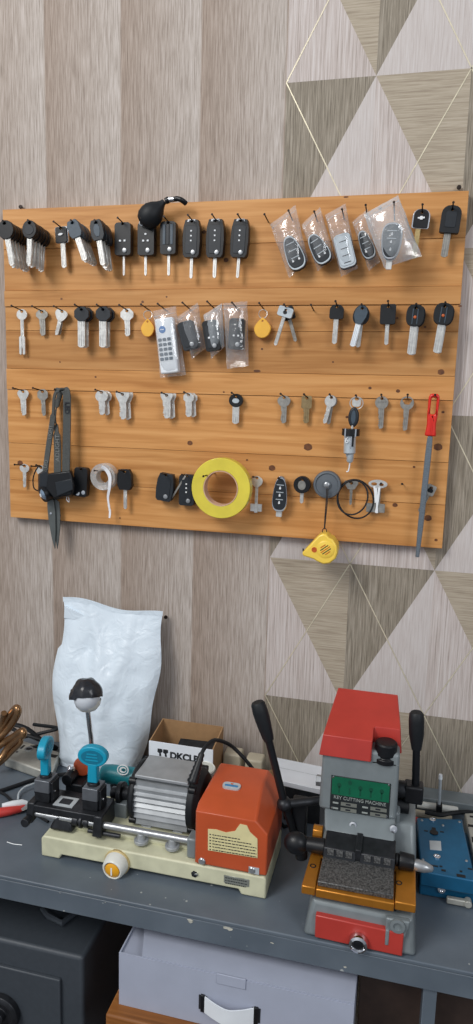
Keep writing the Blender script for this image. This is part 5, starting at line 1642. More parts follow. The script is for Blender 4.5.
# base
mb = MB()
mb.hull([(.641, F, D + .0005), (.785, F, D + .0005), (.787, -.140, D + .0005), (.639, -.140, D + .0005),
         (.650, F + .006, -.408), (.779, F + .006, -.411), (.781, -.145, -.404), (.648, -.145, -.404)])
mb.build('base_casting', MT['greypaint'], t, bevel=0.006, seg=3)
mb = MB(); mb.hull([(.652, -.262, -.406), (.783, -.262, -.406), (.652, -.150, -.406), (.783, -.150, -.406), (.660, -.238, -.362), (.779, -.238, -.354), (.660, -.155, -.352), (.779, -.155, -.352)])
mb.build('base_housing', MT['greypaint'], t, bevel=0.006, seg=3)
mb = MB(); mb.box(.6565, .7685, F - .0035, F + .008, D + .003, -.4245)
for v_ in mb.bm.verts: v_.co.z += (v_.co.x - .712) * -.02
mb.build('drawer', MT['redpaint'], t, bevel=0.0015)
kc = at(358.5, 941, F - .004)
dr = [o for o in t.children if o.name.startswith('drawer')][0]
mb = MB(); mb.lathe([(0, 0), (.0125, 0), (.0128, .004), (.0115, .008), (.0085, .0095), (.0070, .0070), (.0064, .0070)], kc, (0, -1, 0), n=28); k = mb.build('drawer_knob', MT['chrome'], dr, smooth=45)
mb = MB(); mb.lathe([(.0066, .0072), (.0040, .0078), (0, .0080)], kc, (0, -1, 0), n=20); mb.build('knob_recess', MT['black'], dr)
bc = at(396, 925, F)
mb = MB(); mb.hull([(bc.x - .013, F - .002, -.409), (bc.x + .017, F - .002, -.409), (bc.x - .013, F + .006, -.409), (bc.x + .017, F + .006, -.409), (bc.x - .013, F - .002, -.432), (bc.x + .013, F - .002, -.432), (bc.x + .013, F + .006, -.432), (bc.x - .013, F + .006, -.432)])
mb.build('cable_bracket', MT['greypaint'], t, bevel=0.002)
mb = MB(); mb.box(bc.x - .0125, bc.x - .0075, F - .0045, F + .003, -.446, -.424); mb.build('bracket_leg', MT['greypaint'], t, bevel=0.0015)
mb = MB(); mb.lathe([(.0095, 0), (.0095, .003), (.0055, .0035), (.0052, .001), (0, .001)], Vector((bc.x + .002, F - .002, -.416)), (0, -1, 0), n=20); mb.build('bracket_eye', MT['greypaint'], t)
# amber cross table
TZ0, TZ1 = -.3985, -.3865
mb = MB()
mb.prism([(.636, -.365), (.654, -.365), (.654, -.300), (.755, -.300), (.755, -.362), (.781, -.362), (.781, -.268), (.640, -.262)], 0, 1)
for v_ in mb.bm.verts:
    x, y, z = v_.co; v_.co = (x, z, TZ0 if y < .5 else TZ1)
mb.build('amber_table', MT['amber'], t, bevel=0.0015)
mb = MB(); mb.box(.6545, .7545, -.364, -.304, TZ0 - .002, TZ1 - .002); mb.build('amber_slide', MT['amber'], t, bevel=0.0015)
mb = MB(); mb.box(.668, .758, -.352, -.262, -.4085, TZ0 - .0002); mb.build('table_slide_way', MT['steel_dark'], t, bevel=0.001)
for (u, v) in ((313, 866), (399, 883)):
    c = atz(u, v, TZ1)
    mb = MB(); mb.lathe([(.0042, -.001), (.0042, .0006), (.0030, .0008), (.0028, -.001), (0, -.001)], c, (0, 0, 1), n=16); mb.build('table_bolt', MT['steel_dark'], t)
# vice: scratched sloping block, two jaws
mb = MB(); mb.hull([(.656, -.358, TZ1 - .0018), (.753, -.358, TZ1 - .0018), (.656, -.300, TZ1), (.753, -.300, TZ1), (.656, -.358, TZ1 + .005), (.753, -.358, TZ1 + .005), (.658, -.312, TZ1 + .013), (.751, -.312, TZ1 + .013), (.658, -.300, TZ1 + .013), (.751, -.300, TZ1 + .013)])
mb.build('vice_block', MT['scratched'], t, bevel=0.001)
JZ = TZ1 + .007
for (x0, x1) in ((.6575, .7015), (.7065, .7530)):
    mb = MB(); mb.hull([(x0, -.318, JZ), (x1, -.318, JZ), (x0, -.272, JZ), (x1, -.272, JZ), (x0, -.312, JZ + .017), (x1, -.312, JZ + .017), (x0, -.272, JZ + .019), (x1, -.272, JZ + .019)])
    mb.build('vice_jaw', MT['steel_dark'], t, bevel=0.0015)
    for k in range(3):
        mb = MB(); xx = x0 + (x1 - x0) * (.12 + .28 * k); mb.hull([(xx, -.3165, JZ + .009), (xx + .009, -.3165, JZ + .009), (xx, -.3145, JZ + .018), (xx + .009, -.3145, JZ + .018), (xx, -.308, JZ + .010), (xx + .009, -.308, JZ + .010)])
        mb.build('jaw_tooth', MT['scratched'], t, bevel=0.0005)
mb = MB(); mb.box(.700, .708, -.314, -.274, JZ, JZ + .022); mb.build('jaw_spacer', MT['steel_dark'], t, bevel=0.001)
mb = MB(); mb.box(.657, .753, -.290, -.268, TZ1, JZ); mb.build('vice_foot', MT['steel_dark'], t)
jy = -.296
# left knob on its shaft and the small one under it
mb = MB(); mb.cyl((.6575, jy, JZ + .006), (.632, jy, JZ + .006), .0112, .0095, 20); mb.build('vice_shaft', MT['black'], t, bevel=0.001)
mb = MB(); mb.ball(Vector((.618, jy - .002, JZ + .006)), .0165, (1.05, .85, .95), 24); mb.build('vice_knob', MT['black'], t, smooth=70)
mb = MB(); mb.cyl((.624, jy + .004, JZ - .006), (.626, jy + .004, JZ - .020), .0095, .0085, 18); mb.build('lock_knob', MT['black'], t, bevel=0.0015)
# right knob with pointed wing handle
mb = MB(); mb.cyl((.753, jy, JZ + .006), (.758, jy, JZ + .006), .0085, n=18); mb.cyl((.758, jy, JZ + .006), (.778, jy, JZ + .005), .0118, .0108, 10); mb.build('side_knob', MT['black'], t, bevel=0.0015)
mb = MB(); mb.lathe([(0, 0), (.0066, 0), (.0078, .006), (.0074, .016), (.0040, .026), (0, .028)], (.776, jy - .002, JZ + .005), (1, -.05, -.06), n=20); mb.build('wing_handle', MT['steel'], t, smooth=60)
# brass nut
c = at(317.5, 832, -.262)
mb = MB(); mb.cyl((c.x - .006, -.262, c.z), (c.x + .008, -.262, c.z), .0105, n=8); mb.build('brass_nut', MT['amber'], t, bevel=0.001)
# column
mb = MB()
CF = -.252
mb.hull([(.642, CF, -.345), (.752, CF, -.345), (.644, CF, -.262), (.751, CF, -.262), (.642, -.145, -.345), (.752, -.145, -.345), (.646, -.150, -.245), (.749, -.150, -.245), (.644, CF, -.245), (.751, CF, -.245)])
mb.build('head_casting', MT['greypaint'], t, bevel=0.005, seg=3)
mb = MB(); mb.box(.664, .757, -.238, -.160, -.40, -.34); mb.build('column', MT['greypaint'], t, bevel=0.004)
mb = MB(); mb.hull([(.650, CF + .004, -.343), (.750, CF + .004, -.343), (.654, CF - .026, -.362), (.752, CF - .026, -.362), (.650, -.22, -.343), (.750, -.22, -.343), (.658, -.22, -.366), (.748, -.22, -.366)]); mb.build('chin_casting', MT['greypaint'], t, bevel=0.003)
for (u, v) in ((353, 825.5), (393.5, 829)):
    c = at(u, v, CF - .013)
    mb = MB(); mb.lathe([(.0052, -.006), (.0052, .001), (.0028, .0014), (.0026, -.001), (0, -.001)], c, (0, -1, .3), n=18); mb.build('chin_screw', MT['chrome'], t)
# nameplate
n0 = at(331.5, 773.5, CF); n1 = at(390.5, 818, CF); n2 = at(331.5, 808.5, CF)
px0, px1, pz1, pz0 = n0.x, at(391, 786, CF).x, n0.z - .002, n2.z - .001
mb = MB(); mb.box(px0, px1, CF - .0008, CF + .001, pz0, pz1); pl = mb.build('nameplate', MT['plate_black'], t, bevel=0.0003, seg=1)
gz = pz0 + (pz1 - pz0) * .46
mb = MB(); mb.box(px0 + .0015, px1 - .0015, CF - .0011, CF - .0005, gz, pz1 - .001); mb.build('green_field', MT['plate_green'], pl)
for k in range(5):
    x = px0 + .012 + k * (px1 - px0 - .024) / 4
    zc = (gz + pz1) / 2 - .003
    mb = MB(); mb.prism(ell(x, zc + .004 + (.006 if k == 1 else 0), .0030, .0036, 14), CF - .0013, CF - .0009)
    mb.box(x - .0011, x + .0011, CF - .0013, CF - .0009, zc - .008, zc + .002); mb.build('key_pictogram', MT['plate_dkgreen'], pl)
W_ = px1 - px0
text_mesh('plate_letters', 'KEY CUTTING MACHINE', .0072, MT['plate_text'], pl, Vector(((px0 + px1) / 2, CF - .0010, gz - .0042)) - wloc(pl), depth=.0002, sx=.92)
for r_ in range(2):
    zz = gz - .0128 - r_ * .0084
    for c_ in range(2):
        xx = px0 + .004 + c_ * W_ * .5
        mb = MB(); mb.box(xx, xx + .008, CF - .0011, CF - .0006, zz - .0012, zz + .0012); mb.build('plate_print', MT['plate_text'], pl)
        mb = MB(); mb.box(xx + .0115, xx + .0115 + .0225, CF - .0011, CF - .0006, zz - .0027, zz + .0027); mb.build('plate_field', MT['plate_metal'], pl)
        mb = MB(); mb.box(xx + .0185, xx + .0255, CF - .0013, CF - .0010, zz - .0012, zz + .0012); mb.build('plate_print', MT['dark_print'], pl)
for (x, z) in ((px0 + .003, pz0 + .003), (px1 - .003, pz0 + .003), (px0 + .003, pz1 - .002), (px1 - .003, pz1 - .002)):
    mb = MB(); mb.lathe([(.0016, 0), (.0014, .0008), (0, .001)], Vector((x, CF - .0008, z)), (0, -1, 0), n=10); mb.build('plate_rivet', MT['chrome'], pl)
# red cap with a notch at its right front
cz0, cz1, cz2 = -.2590, -.2290, -.2060
outer = [(.6395, -.2575), (.7110, -.2575), (.7125, -.2560), (.7125, -.228), (.7150, -.224), (.7525, -.224), (.7535, -.222), (.7505, -.140), (.6425, -.140)]
mb = MB()
top = []
for (x, y) in outer:
    k = (y + .2575) / .1175
    top.append((x + (.7 - x) * .10 * k + (.004 if x < .66 else (-.002 if x > .74 else 0)), y + .003, cz1 + (cz2 - cz1) * k))
bot = [(x, y, cz0 + .006 * (y + .2575) / .1175) for x, y in outer]
A = [mb.bm.verts.new(p) for p in bot]; B = [mb.bm.verts.new(p) for p in top]
n_ = len(A)
mb.bm.faces.new(A[::-1]); mb.bm.faces.new(B)
for i in range(n_): mb.bm.faces.new((A[i], A[(i + 1) % n_], B[(i + 1) % n_], B[i]))
mb.build('red_cap', MT['redpaint'], t, bevel=0.004, seg=3, smooth=30)
# black stepped knob in the notch
c = Vector((.7315, -.2405, -.2622))
mb = MB(); mb.box(.7145, .7500, CF, -.222, -.262, -.2605); mb.build('notch_floor', MT['greypaint'], t)
mb = MB(); mb.lathe([(0, 0), (.0165, 0), (.0165, .007), (.0135, .008), (.0135, .011), (.0155, .0115), (.0155, .0270), (.0135, .0290), (0, .0290)], c, (0, 0, 1), n=28); mb.build('depth_dial', MT['black'], t, bevel=0.0005, seg=1)
# bolt on the left cheek
c = at(317, 780, -.215)
mb = MB(); mb.cyl((.6485, -.215, c.z), (.641, -.215, c.z), .0135, .0125, 24); mb.build('cheek_flange', MT['greypaint'], t, bevel=0.001)
mb = MB(); mb.cyl((.641, -.215, c.z), (.633, -.215, c.z), .0085, n=6); mb.build('cheek_bolt', MT['steel'], t, bevel=0.0006)
# levers
ly = -.245
g0, g1, g2 = at(258, 704, ly), at(268.5, 739, ly), at(284, 802, ly)
lv = MB(); lv.cyl(g1, g2, .0056, .0056, 16)
L_ = lv.build('feed_lever', MT['black'], t)
ax = (g1 - g0); Ln = ax.length; ax.normalize()
mb = MB(); mb.lathe([(0, -.003), (.0085, -.003), (.0105, 0), (.0115, .012), (.0108, .030), (.0086, Ln - .004), (.0072, Ln + .002), (0, Ln + .002)], g0, ax, n=20); mb.build('lever_grip', MT['black_soft'], L_, smooth=50)
mb = MB(); mb.ball(at(284.5, 804, ly), .0115, (1, 1, .9), 18); mb.build('lever_joint', MT['steel_dark'], t, smooth=70)
mb = MB(); mb.cyl(at(285, 805, ly), at(295, 836, ly + .01), .0058, n=14); mb.build('lever_link', MT['black'], t)
mb = MB(); a = at(286, 804, ly); mb.cyl(a, Vector((.652, -.222, a.z + .004)), .0066, .0060, 16); mb.build('lever_shaft', MT['steel_dark'], t, bevel=0.0008)
mb = MB(); a = at(300, 806, -.225); mb.hull([a + Vector((sx_ * .011, sy_ * .010, z_)) for sx_ in (-1, 1) for sy_ in (-1, 1) for z_ in (-.052, .012)]); mb.build('lever_arm', MT['black'], t, bevel=0.002)
ly = -.205
g0, g1, g2 = at(416.5, 714, ly), at(416.5, 748, ly), at(415.5, 792, ly)
lv = MB(); lv.cyl(g1, g2, .0055, n=16); L_ = lv.build('spindle_lever', MT['black'], t)
ax = (g1 - g0); Ln = ax.length; ax.normalize()
mb = MB(); mb.lathe([(0, -.003), (.0080, -.003), (.0102, 0), (.0112, .010), (.0108, .030), (.0080, Ln - .004), (.0070, Ln + .002), (0, Ln + .002)], g0, ax, n=20); mb.build('lever_grip', MT['black_soft'], L_, smooth=50)
mb = MB(); c = at(414, 791, ly); mb.box(c.x - .014, c.x + .013, ly - .012, ly + .012, c.z - .015, c.z + .012); mb.build('lever_hub', MT['black'], t, bevel=0.003)
mb = MB(); mb.cyl((.751, ly, c.z), (c.x - .012, ly, c.z), .0125, n=20); mb.build('lever_shaft', MT['steel_dark'], t, bevel=0.001)
mb = MB(); c = at(405, 806, -.21); mb.cyl((.751, -.21, c.z), (c.x + .006, -.21, c.z), .0105, n=16); mb.build('spindle_nut', MT['black'], t, bevel=0.001)

# ================================================================== things standing on the bench
# white plastic bag against the wall
from mathutils import noise
quad = [(63.5, 597), (163, 613), (134, 752), (58, 745)]
C4 = [at(63.5, 597, -.004), at(163, 613, -.004), at(137, 758, -.055), at(58, 748, -.055)]
C4[2].z = C4[3].z = D + .001
mb = MB(); bm = mb.bm
N, K = 26, 36
edge_l = lambda q: .006 * math.sin(q * 9) - .012 * math.sin(q * math.pi) * (1 if q > .3 else .4)
def bagpt(i, j, side):
    s, q = i / (N - 1), j / (K - 1)
    p = (C4[0] * (1 - s) + C4[1] * s) * (1 - q) + (C4[3] * (1 - s) + C4[2] * s) * q
    p.x += (1 - s) * edge_l(q) + s * (.012 * math.sin(q * 3.1) - .003 * math.sin(q * 14))
    p.z += (1 - q) * (.004 * math.sin(s * 8) - .004 * s * math.sin(s * 3))
    f = max(0, 1 - (2 * s - 1) ** 2) ** .55 * (.15 + .85 * min(1, q * 1.6)) * (1 if q < .97 else .6)
    wr = noise.fractal(Vector((s * 3.2 + q * 1.1, q * 3.0 - s * 1.4, .3)), .8, 2.1, 4)
    fold = .006 * math.exp(-((s - .28 - .5 * q) / .05) ** 2) * (1 - q) * 2 + .005 * math.exp(-((s - .72 + .25 * q) / .06) ** 2)
    y = -.030 * f - (.008 * wr + fold) * min(1, f * 2) if side == 0 else .010 * f * min(1, q * 2)
    r = p + Vector((0, y, 0))
    if r.y > WALL - .001: r.y = WALL - .001
    return r
G = [[[bm.verts.new(bagpt(i, j, s)) for j in range(K)] for i in range(N)] for s in (0, 1)]
for s in (0, 1):
    for i in range(N - 1):
        for j in range(K - 1):
            a = (G[s][i][j], G[s][i + 1][j], G[s][i + 1][j + 1], G[s][i][j + 1])
            bm.faces.new(a if s == 0 else a[::-1])
t = thing('plastic_bag', 'crumpled white plastic bag standing upright against the wall behind the machine', 'plastic bag', (.20, -.04, D))
mb.build('bag_film', MT['polybag'], t, smooth=75)
mb = MB(); top_ = [bagpt(i, 0, 0) + Vector((0, -.001, 0)) for i in range(N)]
mb.ribbon([p + Vector((0, -.0006, -.004)) for p in top_], .009, .0008, (0, 0, 1)); mb.build('hem', MT['polybag'], t)
mb = MB(); a = at(66, 604, -.012)
mb.hull([at(u, v, -.016) for u, v in ((64.5, 606), (70, 609), (84, 615), (85, 619), (74, 620), (64, 618))] + [at(u, v, -.006) for u, v in ((64.5, 605), (85, 616), (64, 619))]); mb.build('folded_flap', MT['polybag'], t, bevel=0.001)

# bronze strap loops on the left
t = thing('bent_metal_straps', 'shiny brown bent metal straps in a heap at the left end of the bench', 'metal straps', (.03, -.13, D))
sy = -.13
Q = lambda u, v, y=sy: at(u, v, y)
yv = (0.75, -.65, -.55)
for (pp, w_) in (([(-6, 742), (2, 727), (9, 716), (16, 708), (18, 712), (13, 722), (6, 731), (-4, 740)], .022), ([(-8, 752), (4, 742), (13, 737), (22, 731), (23, 735), (16, 741), (8, 748), (2, 757), (-5, 764)], .022), ([(-8, 735), (-2, 731), (2, 722), (4, 713)], .018), ([(-6, 768), (4, 760), (12, 752), (20, 744), (21, 738)], .014)):
    pts = [Q(u, v, sy + .010 * math.sin(i * 1.3)) for i, (u, v) in enumerate(pp)]
    pts = [Vector((p.x, p.y, max(p.z, D + .012))) for p in pts]
    sp = smooth_path(pts)
    mb = MB(); mb.tube(sp, w_ * .30, 12)
    mb.build('strap', MT['copper'], t, smooth=70)
# silver lock case
t = thing('mortise_lock_case', 'flat grey metal lock case with round hole lying behind the left clamp of the machine', 'lock', (.07, -.12, D))
zt_ = D + .020
cs = [atz(4, 757, zt_), atz(52, 774, zt_), atz(60, 752, zt_), atz(22, 740, zt_)]
mb = MB(); mb.hull([p for p in cs] + [Vector((p.x, p.y, D + .0008)) for p in cs]); o = mb.build('case', MT['zinc'], t, bevel=0.003)
hc = atz(29, 749, zt_)
mb = MB(); mb.lathe([(.0085, -.001), (.0085, .0012), (.0060, .0012), (.0058, .0002), (0, .0002)], hc, (0, 0, 1), n=24); mb.build('spindle_bush', MT['steel'], t)
mb = MB(); mb.lathe([(.0055, .0004), (0, .0006)], hc, (0, 0, 1), n=16); mb.build('spindle_hole', MT['black'], t)
for (u, v, a_, b_) in ((18, 746, .005, .006), (22.5, 747, .0022, .007), (53, 756, .008, .005), (38, 750, .002, .003), (17, 752, .002, .002), (44, 766, .003, .002)):
    c = atz(u, v, zt_); mb = MB(); mb.box(c.x - a_, c.x + a_, c.y - b_, c.y + b_, zt_ - .001, zt_ + .0005); mb.build('slot', MT['black'], t)
# dark tangle of leads behind it
t = None
rnd = random.Random(11)
c0 = at(34, 738, -.045)
pts = []
for i in range(26):
    a = i * .95
    pts.append(Vector((c0.x - .012 + .048 * math.sin(a * 1.3) + rnd.uniform(-.010, .010), -.040 + .016 * math.cos(a * .9), max(D + .006, c0.z - .012 + .030 * math.sin(a * .73 + 1) + rnd.uniform(-.008, .012)))))
mb = MB(); mb.tube(smooth_path(pts, 5), .0034, 7)
tag(mb.build('cable_tangle', MT['black_soft']), 'tangled heap of black cable between the metal straps and the white bag', 'cable')
# cables on the bench
def lead(label, pts, r, m, name='cable'):
    mb = MB(); mb.tube(smooth_path([Vector(p) for p in pts], 8), r, 8)
    return tag(mb.build(name, MT[m]), label, 'cable')
g = lambda u, v, h=.004: tuple(atz(u, v, D + h))
lead('black cable lying across the left end of the bench', [g(-30, 800), g(0, 791), g(18, 785), g(33, 780), g(50, 776), g(66, 774)], .0034, 'black_soft')
lead('thin black cable lying from the bench edge towards the clamp carriage', [g(-6, 790, .003), g(4, 794, .003), g(12, 801, .003), g(22, 806, .003), (.2, -.235, D + .003)], .0024, 'black_soft')
lead('short grey cable arching beside the left clamp', [g(18, 800, .003), g(19, 793, .006), g(25, 787, .010), g(33, 784, .010), g(42, 780, .006), g(50, 778, .004)], .0019, 'silver')
# red and white handle
t = thing('pliers', 'red and white plier handles at the left edge of the bench', 'pliers', tuple(atz(12, 812, D)))
a, b = atz(-8, 814, D + .008), atz(20, 809, D + .008)
mb = MB(); mb.tube([a, a.lerp(b, .3), a.lerp(b, .6), b, b.lerp(atz(27, 806, D + .007), .7)], [.0065, .0078, .0072, .0055, .004], 12); mb.build('red_handle', MT['handle_red'], t, smooth=60)
a2, b2 = atz(2, 806, D + .013), atz(22, 803, D + .012)
mb = MB(); mb.tube([a2, a2.lerp(b2, .5), b2, atz(27, 803.5, D + .010)], [.004, .0062, .0060, .0042], 12); mb.build('white_handle', MT['white'], t, smooth=60)
mb = MB(); mb.hull([atz(u, v, D + h) for u, v in ((20, 806), (27, 803), (28, 809), (22, 811)) for h in (.003, .011)]); mb.build('jaw', MT['steel'], t, bevel=0.001)
tag((lambda mb: (mb.tube([Vector(g(7, 842, .001)), Vector(g(13, 844, .0012)), Vector(g(22, 845, .001))], .0006, 6), mb.build('wire_offcut', MT['white_tie']))[1])(MB()), 'tiny pale wire offcut on the bench in front of the plier handles', 'wire')
# teal power tool
t = thing('angle_grinder', 'teal power tool with round white logo lying behind the machine motor', 'power tool', (.28, -.125, D))
ty = -.140
a, b = at(104, 771, ty), at(141, 776, ty)
axx = (b - a); Ln = axx.length; axx.normalize()
mb = MB(); mb.lathe([(0, -.004), (.0125, -.004), (.0150, 0), (.0165, .012), (.0165, Ln * .8), (.0150, Ln), (0, Ln)], a + Vector((0, 0, -.004)), axx, n=28); mb.build('tool_body', MT['teal'], t, bevel=0.001, smooth=50)
lc = at(122.5, 770.5, ty - .0168)
Ml = Matrix.Translation(lc + Vector((0, .0022, 0))) @ Matrix.Rotation(R(-18), 4, 'X')
mb = MB(); mb.prism(ell(0, 0, .0105, .0085, 26), -.0012, .001, [ell(0, 0, .0088, .0070, 22)], M=Ml); mb.build('logo_ring', MT['icon'], t)
mb = MB(); mb.prism(ell(0, 0, .0062, .0048, 20), -.0011, .001, [ell(.001, 0, .0044, .0030, 16)], M=Ml); mb.build('logo_mark', MT['icon'], t)
mb = MB(); mb.lathe([(0, 0), (.0160, 0), (.0185, .006), (.0185, .022), (.0150, .030), (0, .030)], a + Vector((.028, .004, -.012)), (.25, -.1, -1), n=22); mb.build('gear_head', MT['black'], t, bevel=0.002)
mb = MB(); mb.cyl(b + Vector((-.002, 0, -.004)), b + Vector((.012, 0, -.004)), .0135, .012, 20); mb.build('tail_cap', MT['black_soft'], t, bevel=0.002)

# small white carton with the letters
by0, by1 = -.112, -.042
f = [at(149, 742, by0), at(214, 749.5, by0)]
bx0, bx1 = f[0].x, at(213, 750, by0).x
bz = (f[0].z + f[1].z) / 2
t = thing('open_carton', 'small open white carton with black letters on its front standing behind the motor', 'box', ((bx0 + bx1) / 2, (by0 + by1) / 2, D))
th_ = .0022
mb = MB(); mb.box(bx0, bx1, by0, by0 + th_, D, bz); mb.build('front_wall', MT['paper_white'], t)
bz2 = bz + .004
mb = MB(); mb.box(bx0, bx1, by1 - th_, by1, D, bz2 + .006); mb.build('rear_wall', MT['carton_brown'], t)
for x in (bx0, bx1 - th_):
    mb = MB(); mb.hexa([(x, by0 + th_, D), (x + th_, by0 + th_, D), (x + th_, by1 - th_, D), (x, by1 - th_, D), (x, by0 + th_, bz), (x + th_, by0 + th_, bz), (x + th_, by1 - th_, bz2 + .006), (x, by1 - th_, bz2 + .006)]); mb.build('side_wall', MT['carton_brown'], t)
mb = MB(); mb.box(bx0 + th_, bx1 - th_, by0 + th_, by1 - th_, D, D + .003); mb.build('bottom', MT['carton_brown'], t)
mb = MB(); mb.hull([(bx0 + .045, by0 + .004, bz - .018), (bx1 - .004, by0 + .004, bz - .018), (bx0 + .045, by0 + .04, bz - .010), (bx1 - .004, by0 + .04, bz - .008), (bx0 + .045, by0 + .004, bz - .016), (bx1 - .004, by0 + .004, bz - .016), (bx0 + .045, by0 + .04, bz - .008), (bx1 - .004, by0 + .04, bz - .006)]); tag(mb.build('card_sheet', MT['steel_dark']), 'dark card lying inside the small open carton', 'card')
lp = at(189, 757.5, by0)
text_mesh('carton_letters', 'DKCLP', .0165, MT['dark_print'], t, Vector((at(184, 756, by0).x, by0 - .0003, at(184, 757.5, by0).z)) - wloc(t), depth=.0003, bold=.0007, sx=1.0)
for k in range(2):
    c = at(160 + k * 5.6, 752 + k * .8, by0)
    mb = MB(); mb.prism([(c.x - .0042, c.z + .006), (c.x + .0042, c.z + .006), (c.x + .0046, c.z + .001), (c.x + .0015, c.z - .001), (c.x + .0025, c.z - .007), (c.x - .0012, c.z - .007), (c.x - .0012, c.z - .002), (c.x - .0046, c.z)], by0 - .0006, by0 + .0002); mb.build('carton_symbol', MT['dark_print'], t)
# beige adapters
for (u0, u1, v0, v1, lab) in ((221, 241, 754, 776, 'beige plastic power adapter beside the power lead, left one of two behind the orange cover'), (243, 263, 760, 782, 'beige plastic power adapter, right one of two behind the orange cover')):
    yb = -.060
    a, b = at(u0, v0, yb), at(u1, v1, yb)
    t = thing('power_adapter', lab, 'adapter', ((a.x + b.x) / 2, yb, D), 0, 'power adapters behind the orange cover')
    zt_ = (a.z + at(u1, v0 + 3, yb).z) / 2
    mb = MB(); mb.hull([(a.x, yb - .003, D + .0005), (b.x, yb - .003, D + .0005), (a.x, yb + .038, D + .0005), (b.x, yb + .038, D + .0005), (a.x + .003, yb + .004, zt_), (b.x - .003, yb + .004, zt_), (a.x + .003, yb + .034, zt_), (b.x - .003, yb + .034, zt_)]); mb.build('case', MT['beige'], t, bevel=0.004, seg=3)
    mb = MB(); mb.box((a.x + b.x) / 2 - .010, (a.x + b.x) / 2 + .006, yb - .0032, yb + .002, D + .018, D + .030); mb.build('label_panel', MT['sticker_grey'], t)
    mb = MB(); mb.cyl((b.x - .004, yb + .015, D + .022), (b.x + .008, yb + .015, D + .022), .0048, .0035, 12); mb.build('cord_boot', MT['beige'], t, bevel=0.0006)
# cream ring of tape behind the cover
c = at(202, 776, -.135)
c.z = max(c.z, D + .03)
t = thing('cream_roll', 'cream plastic cup rim showing between the motor and the orange cover', 'cup', (c.x, -.135, D))
mb = MB(); hh = at(202, 768, -.135).z - D
mb.lathe([(.016, 0), (.0215, hh), (.0200, hh), (.0150, .003), (0, .003)], (c.x, -.135, D + .0003), (0, 0, 1), n=30); mb.build('cup_body', MT['btn_white'], t, smooth=50)
mb = MB(); mb.lathe([(.0215, hh - .003), (.0228, hh - .001), (.0215, hh + .001), (.0200, hh - .001)], (c.x, -.135, D + .0003), (0, 0, 1), n=30, closed=True); mb.build('cup_rim', MT['btn_white'], t)
# white card box leaning behind the levers
t = thing('white_card_box', 'flat white card box lying slanted on the bench between lever and red capped machine', 'box', (.60, -.08, D))
pt = [at(275, 757, -.020), at(322, 766.5, -.020), at(322, 790, -.118), at(283, 781, -.118)]
mb = MB(); mb.hull(pt + [p + Vector((0, .002, -.010)) for p in pt]); mb.build('sleeve', MT['paper_white'], t, bevel=0.0008)
mb = MB(); m0, m1 = pt[0].lerp(pt[3], .45), pt[1].lerp(pt[2], .45); mb.hull([m0 + Vector((0, 0, .0004)), m1 + Vector((0, 0, .0004)), m0.lerp(pt[3], .03) + Vector((0, 0, .0004)), m1.lerp(pt[2], .03) + Vector((0, 0, .0004)), m0, m1]); mb.build('crease', MT['silver'], t)
mb = MB(); q = [Vector((p.x, p.y, D + .0005)) for p in pt]; mb.hull([pt[2] + Vector((-.002, .002, -.010)), pt[3] + Vector((.004, .002, -.010)), q[2] + Vector((-.002, .002, 0)), q[3] + Vector((.004, .002, 0)), pt[0] + Vector((.006, -.004, -.011)), pt[1] + Vector((-.002, -.004, -.011)), q[0] + Vector((.006, -.004, 0)), q[1] + Vector((-.002, -.004, 0))]); mb.build('tray', MT['steel_dark'], t)
mb = MB(); e0 = at(271, 778, -.075); mb.hull([e0 + Vector(p) for p in ((-.009, 0, -.012), (.010, .004, -.013), (.012, .01, .014), (-.002, .002, .014), (-.010, .012, .004))]); mb.build('end_flap', MT['carton_brown'], t, bevel=0.0008)

# blue lock cases, stacked
def lock_case(label, corners, z0, z1, m, name='lock_case'):
    cen = sum((Vector((p.x, p.y, 0)) for p in corners), Vector()) / 4
    t = thing(name, label, 'lock', (cen.x, cen.y, z0), 0, 'lock cases at the right end of the bench')
    mb = MB(); mb.hull([Vector((p.x, p.y, z)) for p in corners for z in (z0 + .0004, z1)]); mb.build('case', MT[m], t, bevel=0.002)
    return t
Z1, Z2 = D + .022, D + .046
low = [atz(420, 881, Z1), atz(486, 892, Z1), atz(484, 835, Z1), atz(417, 826, Z1)]
t = lock_case('blue steel lock case with a bolt bar in front, lower one of the two stacked', low, D, Z1, 'blue_lock')
fy = min(low[0].y, low[1].y)
c = at(441.5, 889, low[0].y - .001)
mb = MB(); mb.lathe([(.0052, -.002), (.0052, .0022), (.0030, .0024), (.0028, .0004), (0, .0004)], c, (0, -1, .2), n=18); mb.build('case_eyelet', MT['chrome'], t)
a, b = at(446, 905.5, low[0].y - .008), at(466, 907.5, low[0].y - .008)
a.z = b.z = D + .0065
mb = MB(); mb.hull([p + Vector((0, dy, dz)) for p in (a, b) for dy in (-.003, .004) for dz in (-.0045, .0045)]); mb.build('bolt_bar', MT['zinc'], t, bevel=0.0015)
c = b + Vector((.002, 0, .001)); mb = MB(); mb.cyl(c + Vector((0, -.005, 0)), c + Vector((0, .006, 0)), .0052, n=14); mb.build('bar_boss', MT['zinc'], t, bevel=0.0006)
upp = [atz(420.5, 866, Z2), atz(482, 881, Z2), atz(462, 817, Z2), atz(416.5, 818.5, Z2)]
upp = [atz(421, 871, Z2), atz(475.5, 881, Z2), atz(462, 819, Z2), atz(416.5, 817.5, Z2)]
t = lock_case('blue steel lock case with pale sticker and keyhole, upper one of the two stacked', upp, Z1 + .001, Z2, 'blue_lock')
for (u, v, r_) in ((432.5, 820, .0050), (437, 857, .0050)):
    c = atz(u, v, Z2); mb = MB(); mb.lathe([(r_, -.001), (r_, .0016), (r_ * .6, .0018), (r_ * .55, .0004), (0, .0004)], c, (0, 0, 1), n=18); mb.build('case_eyelet', MT['chrome'], t)
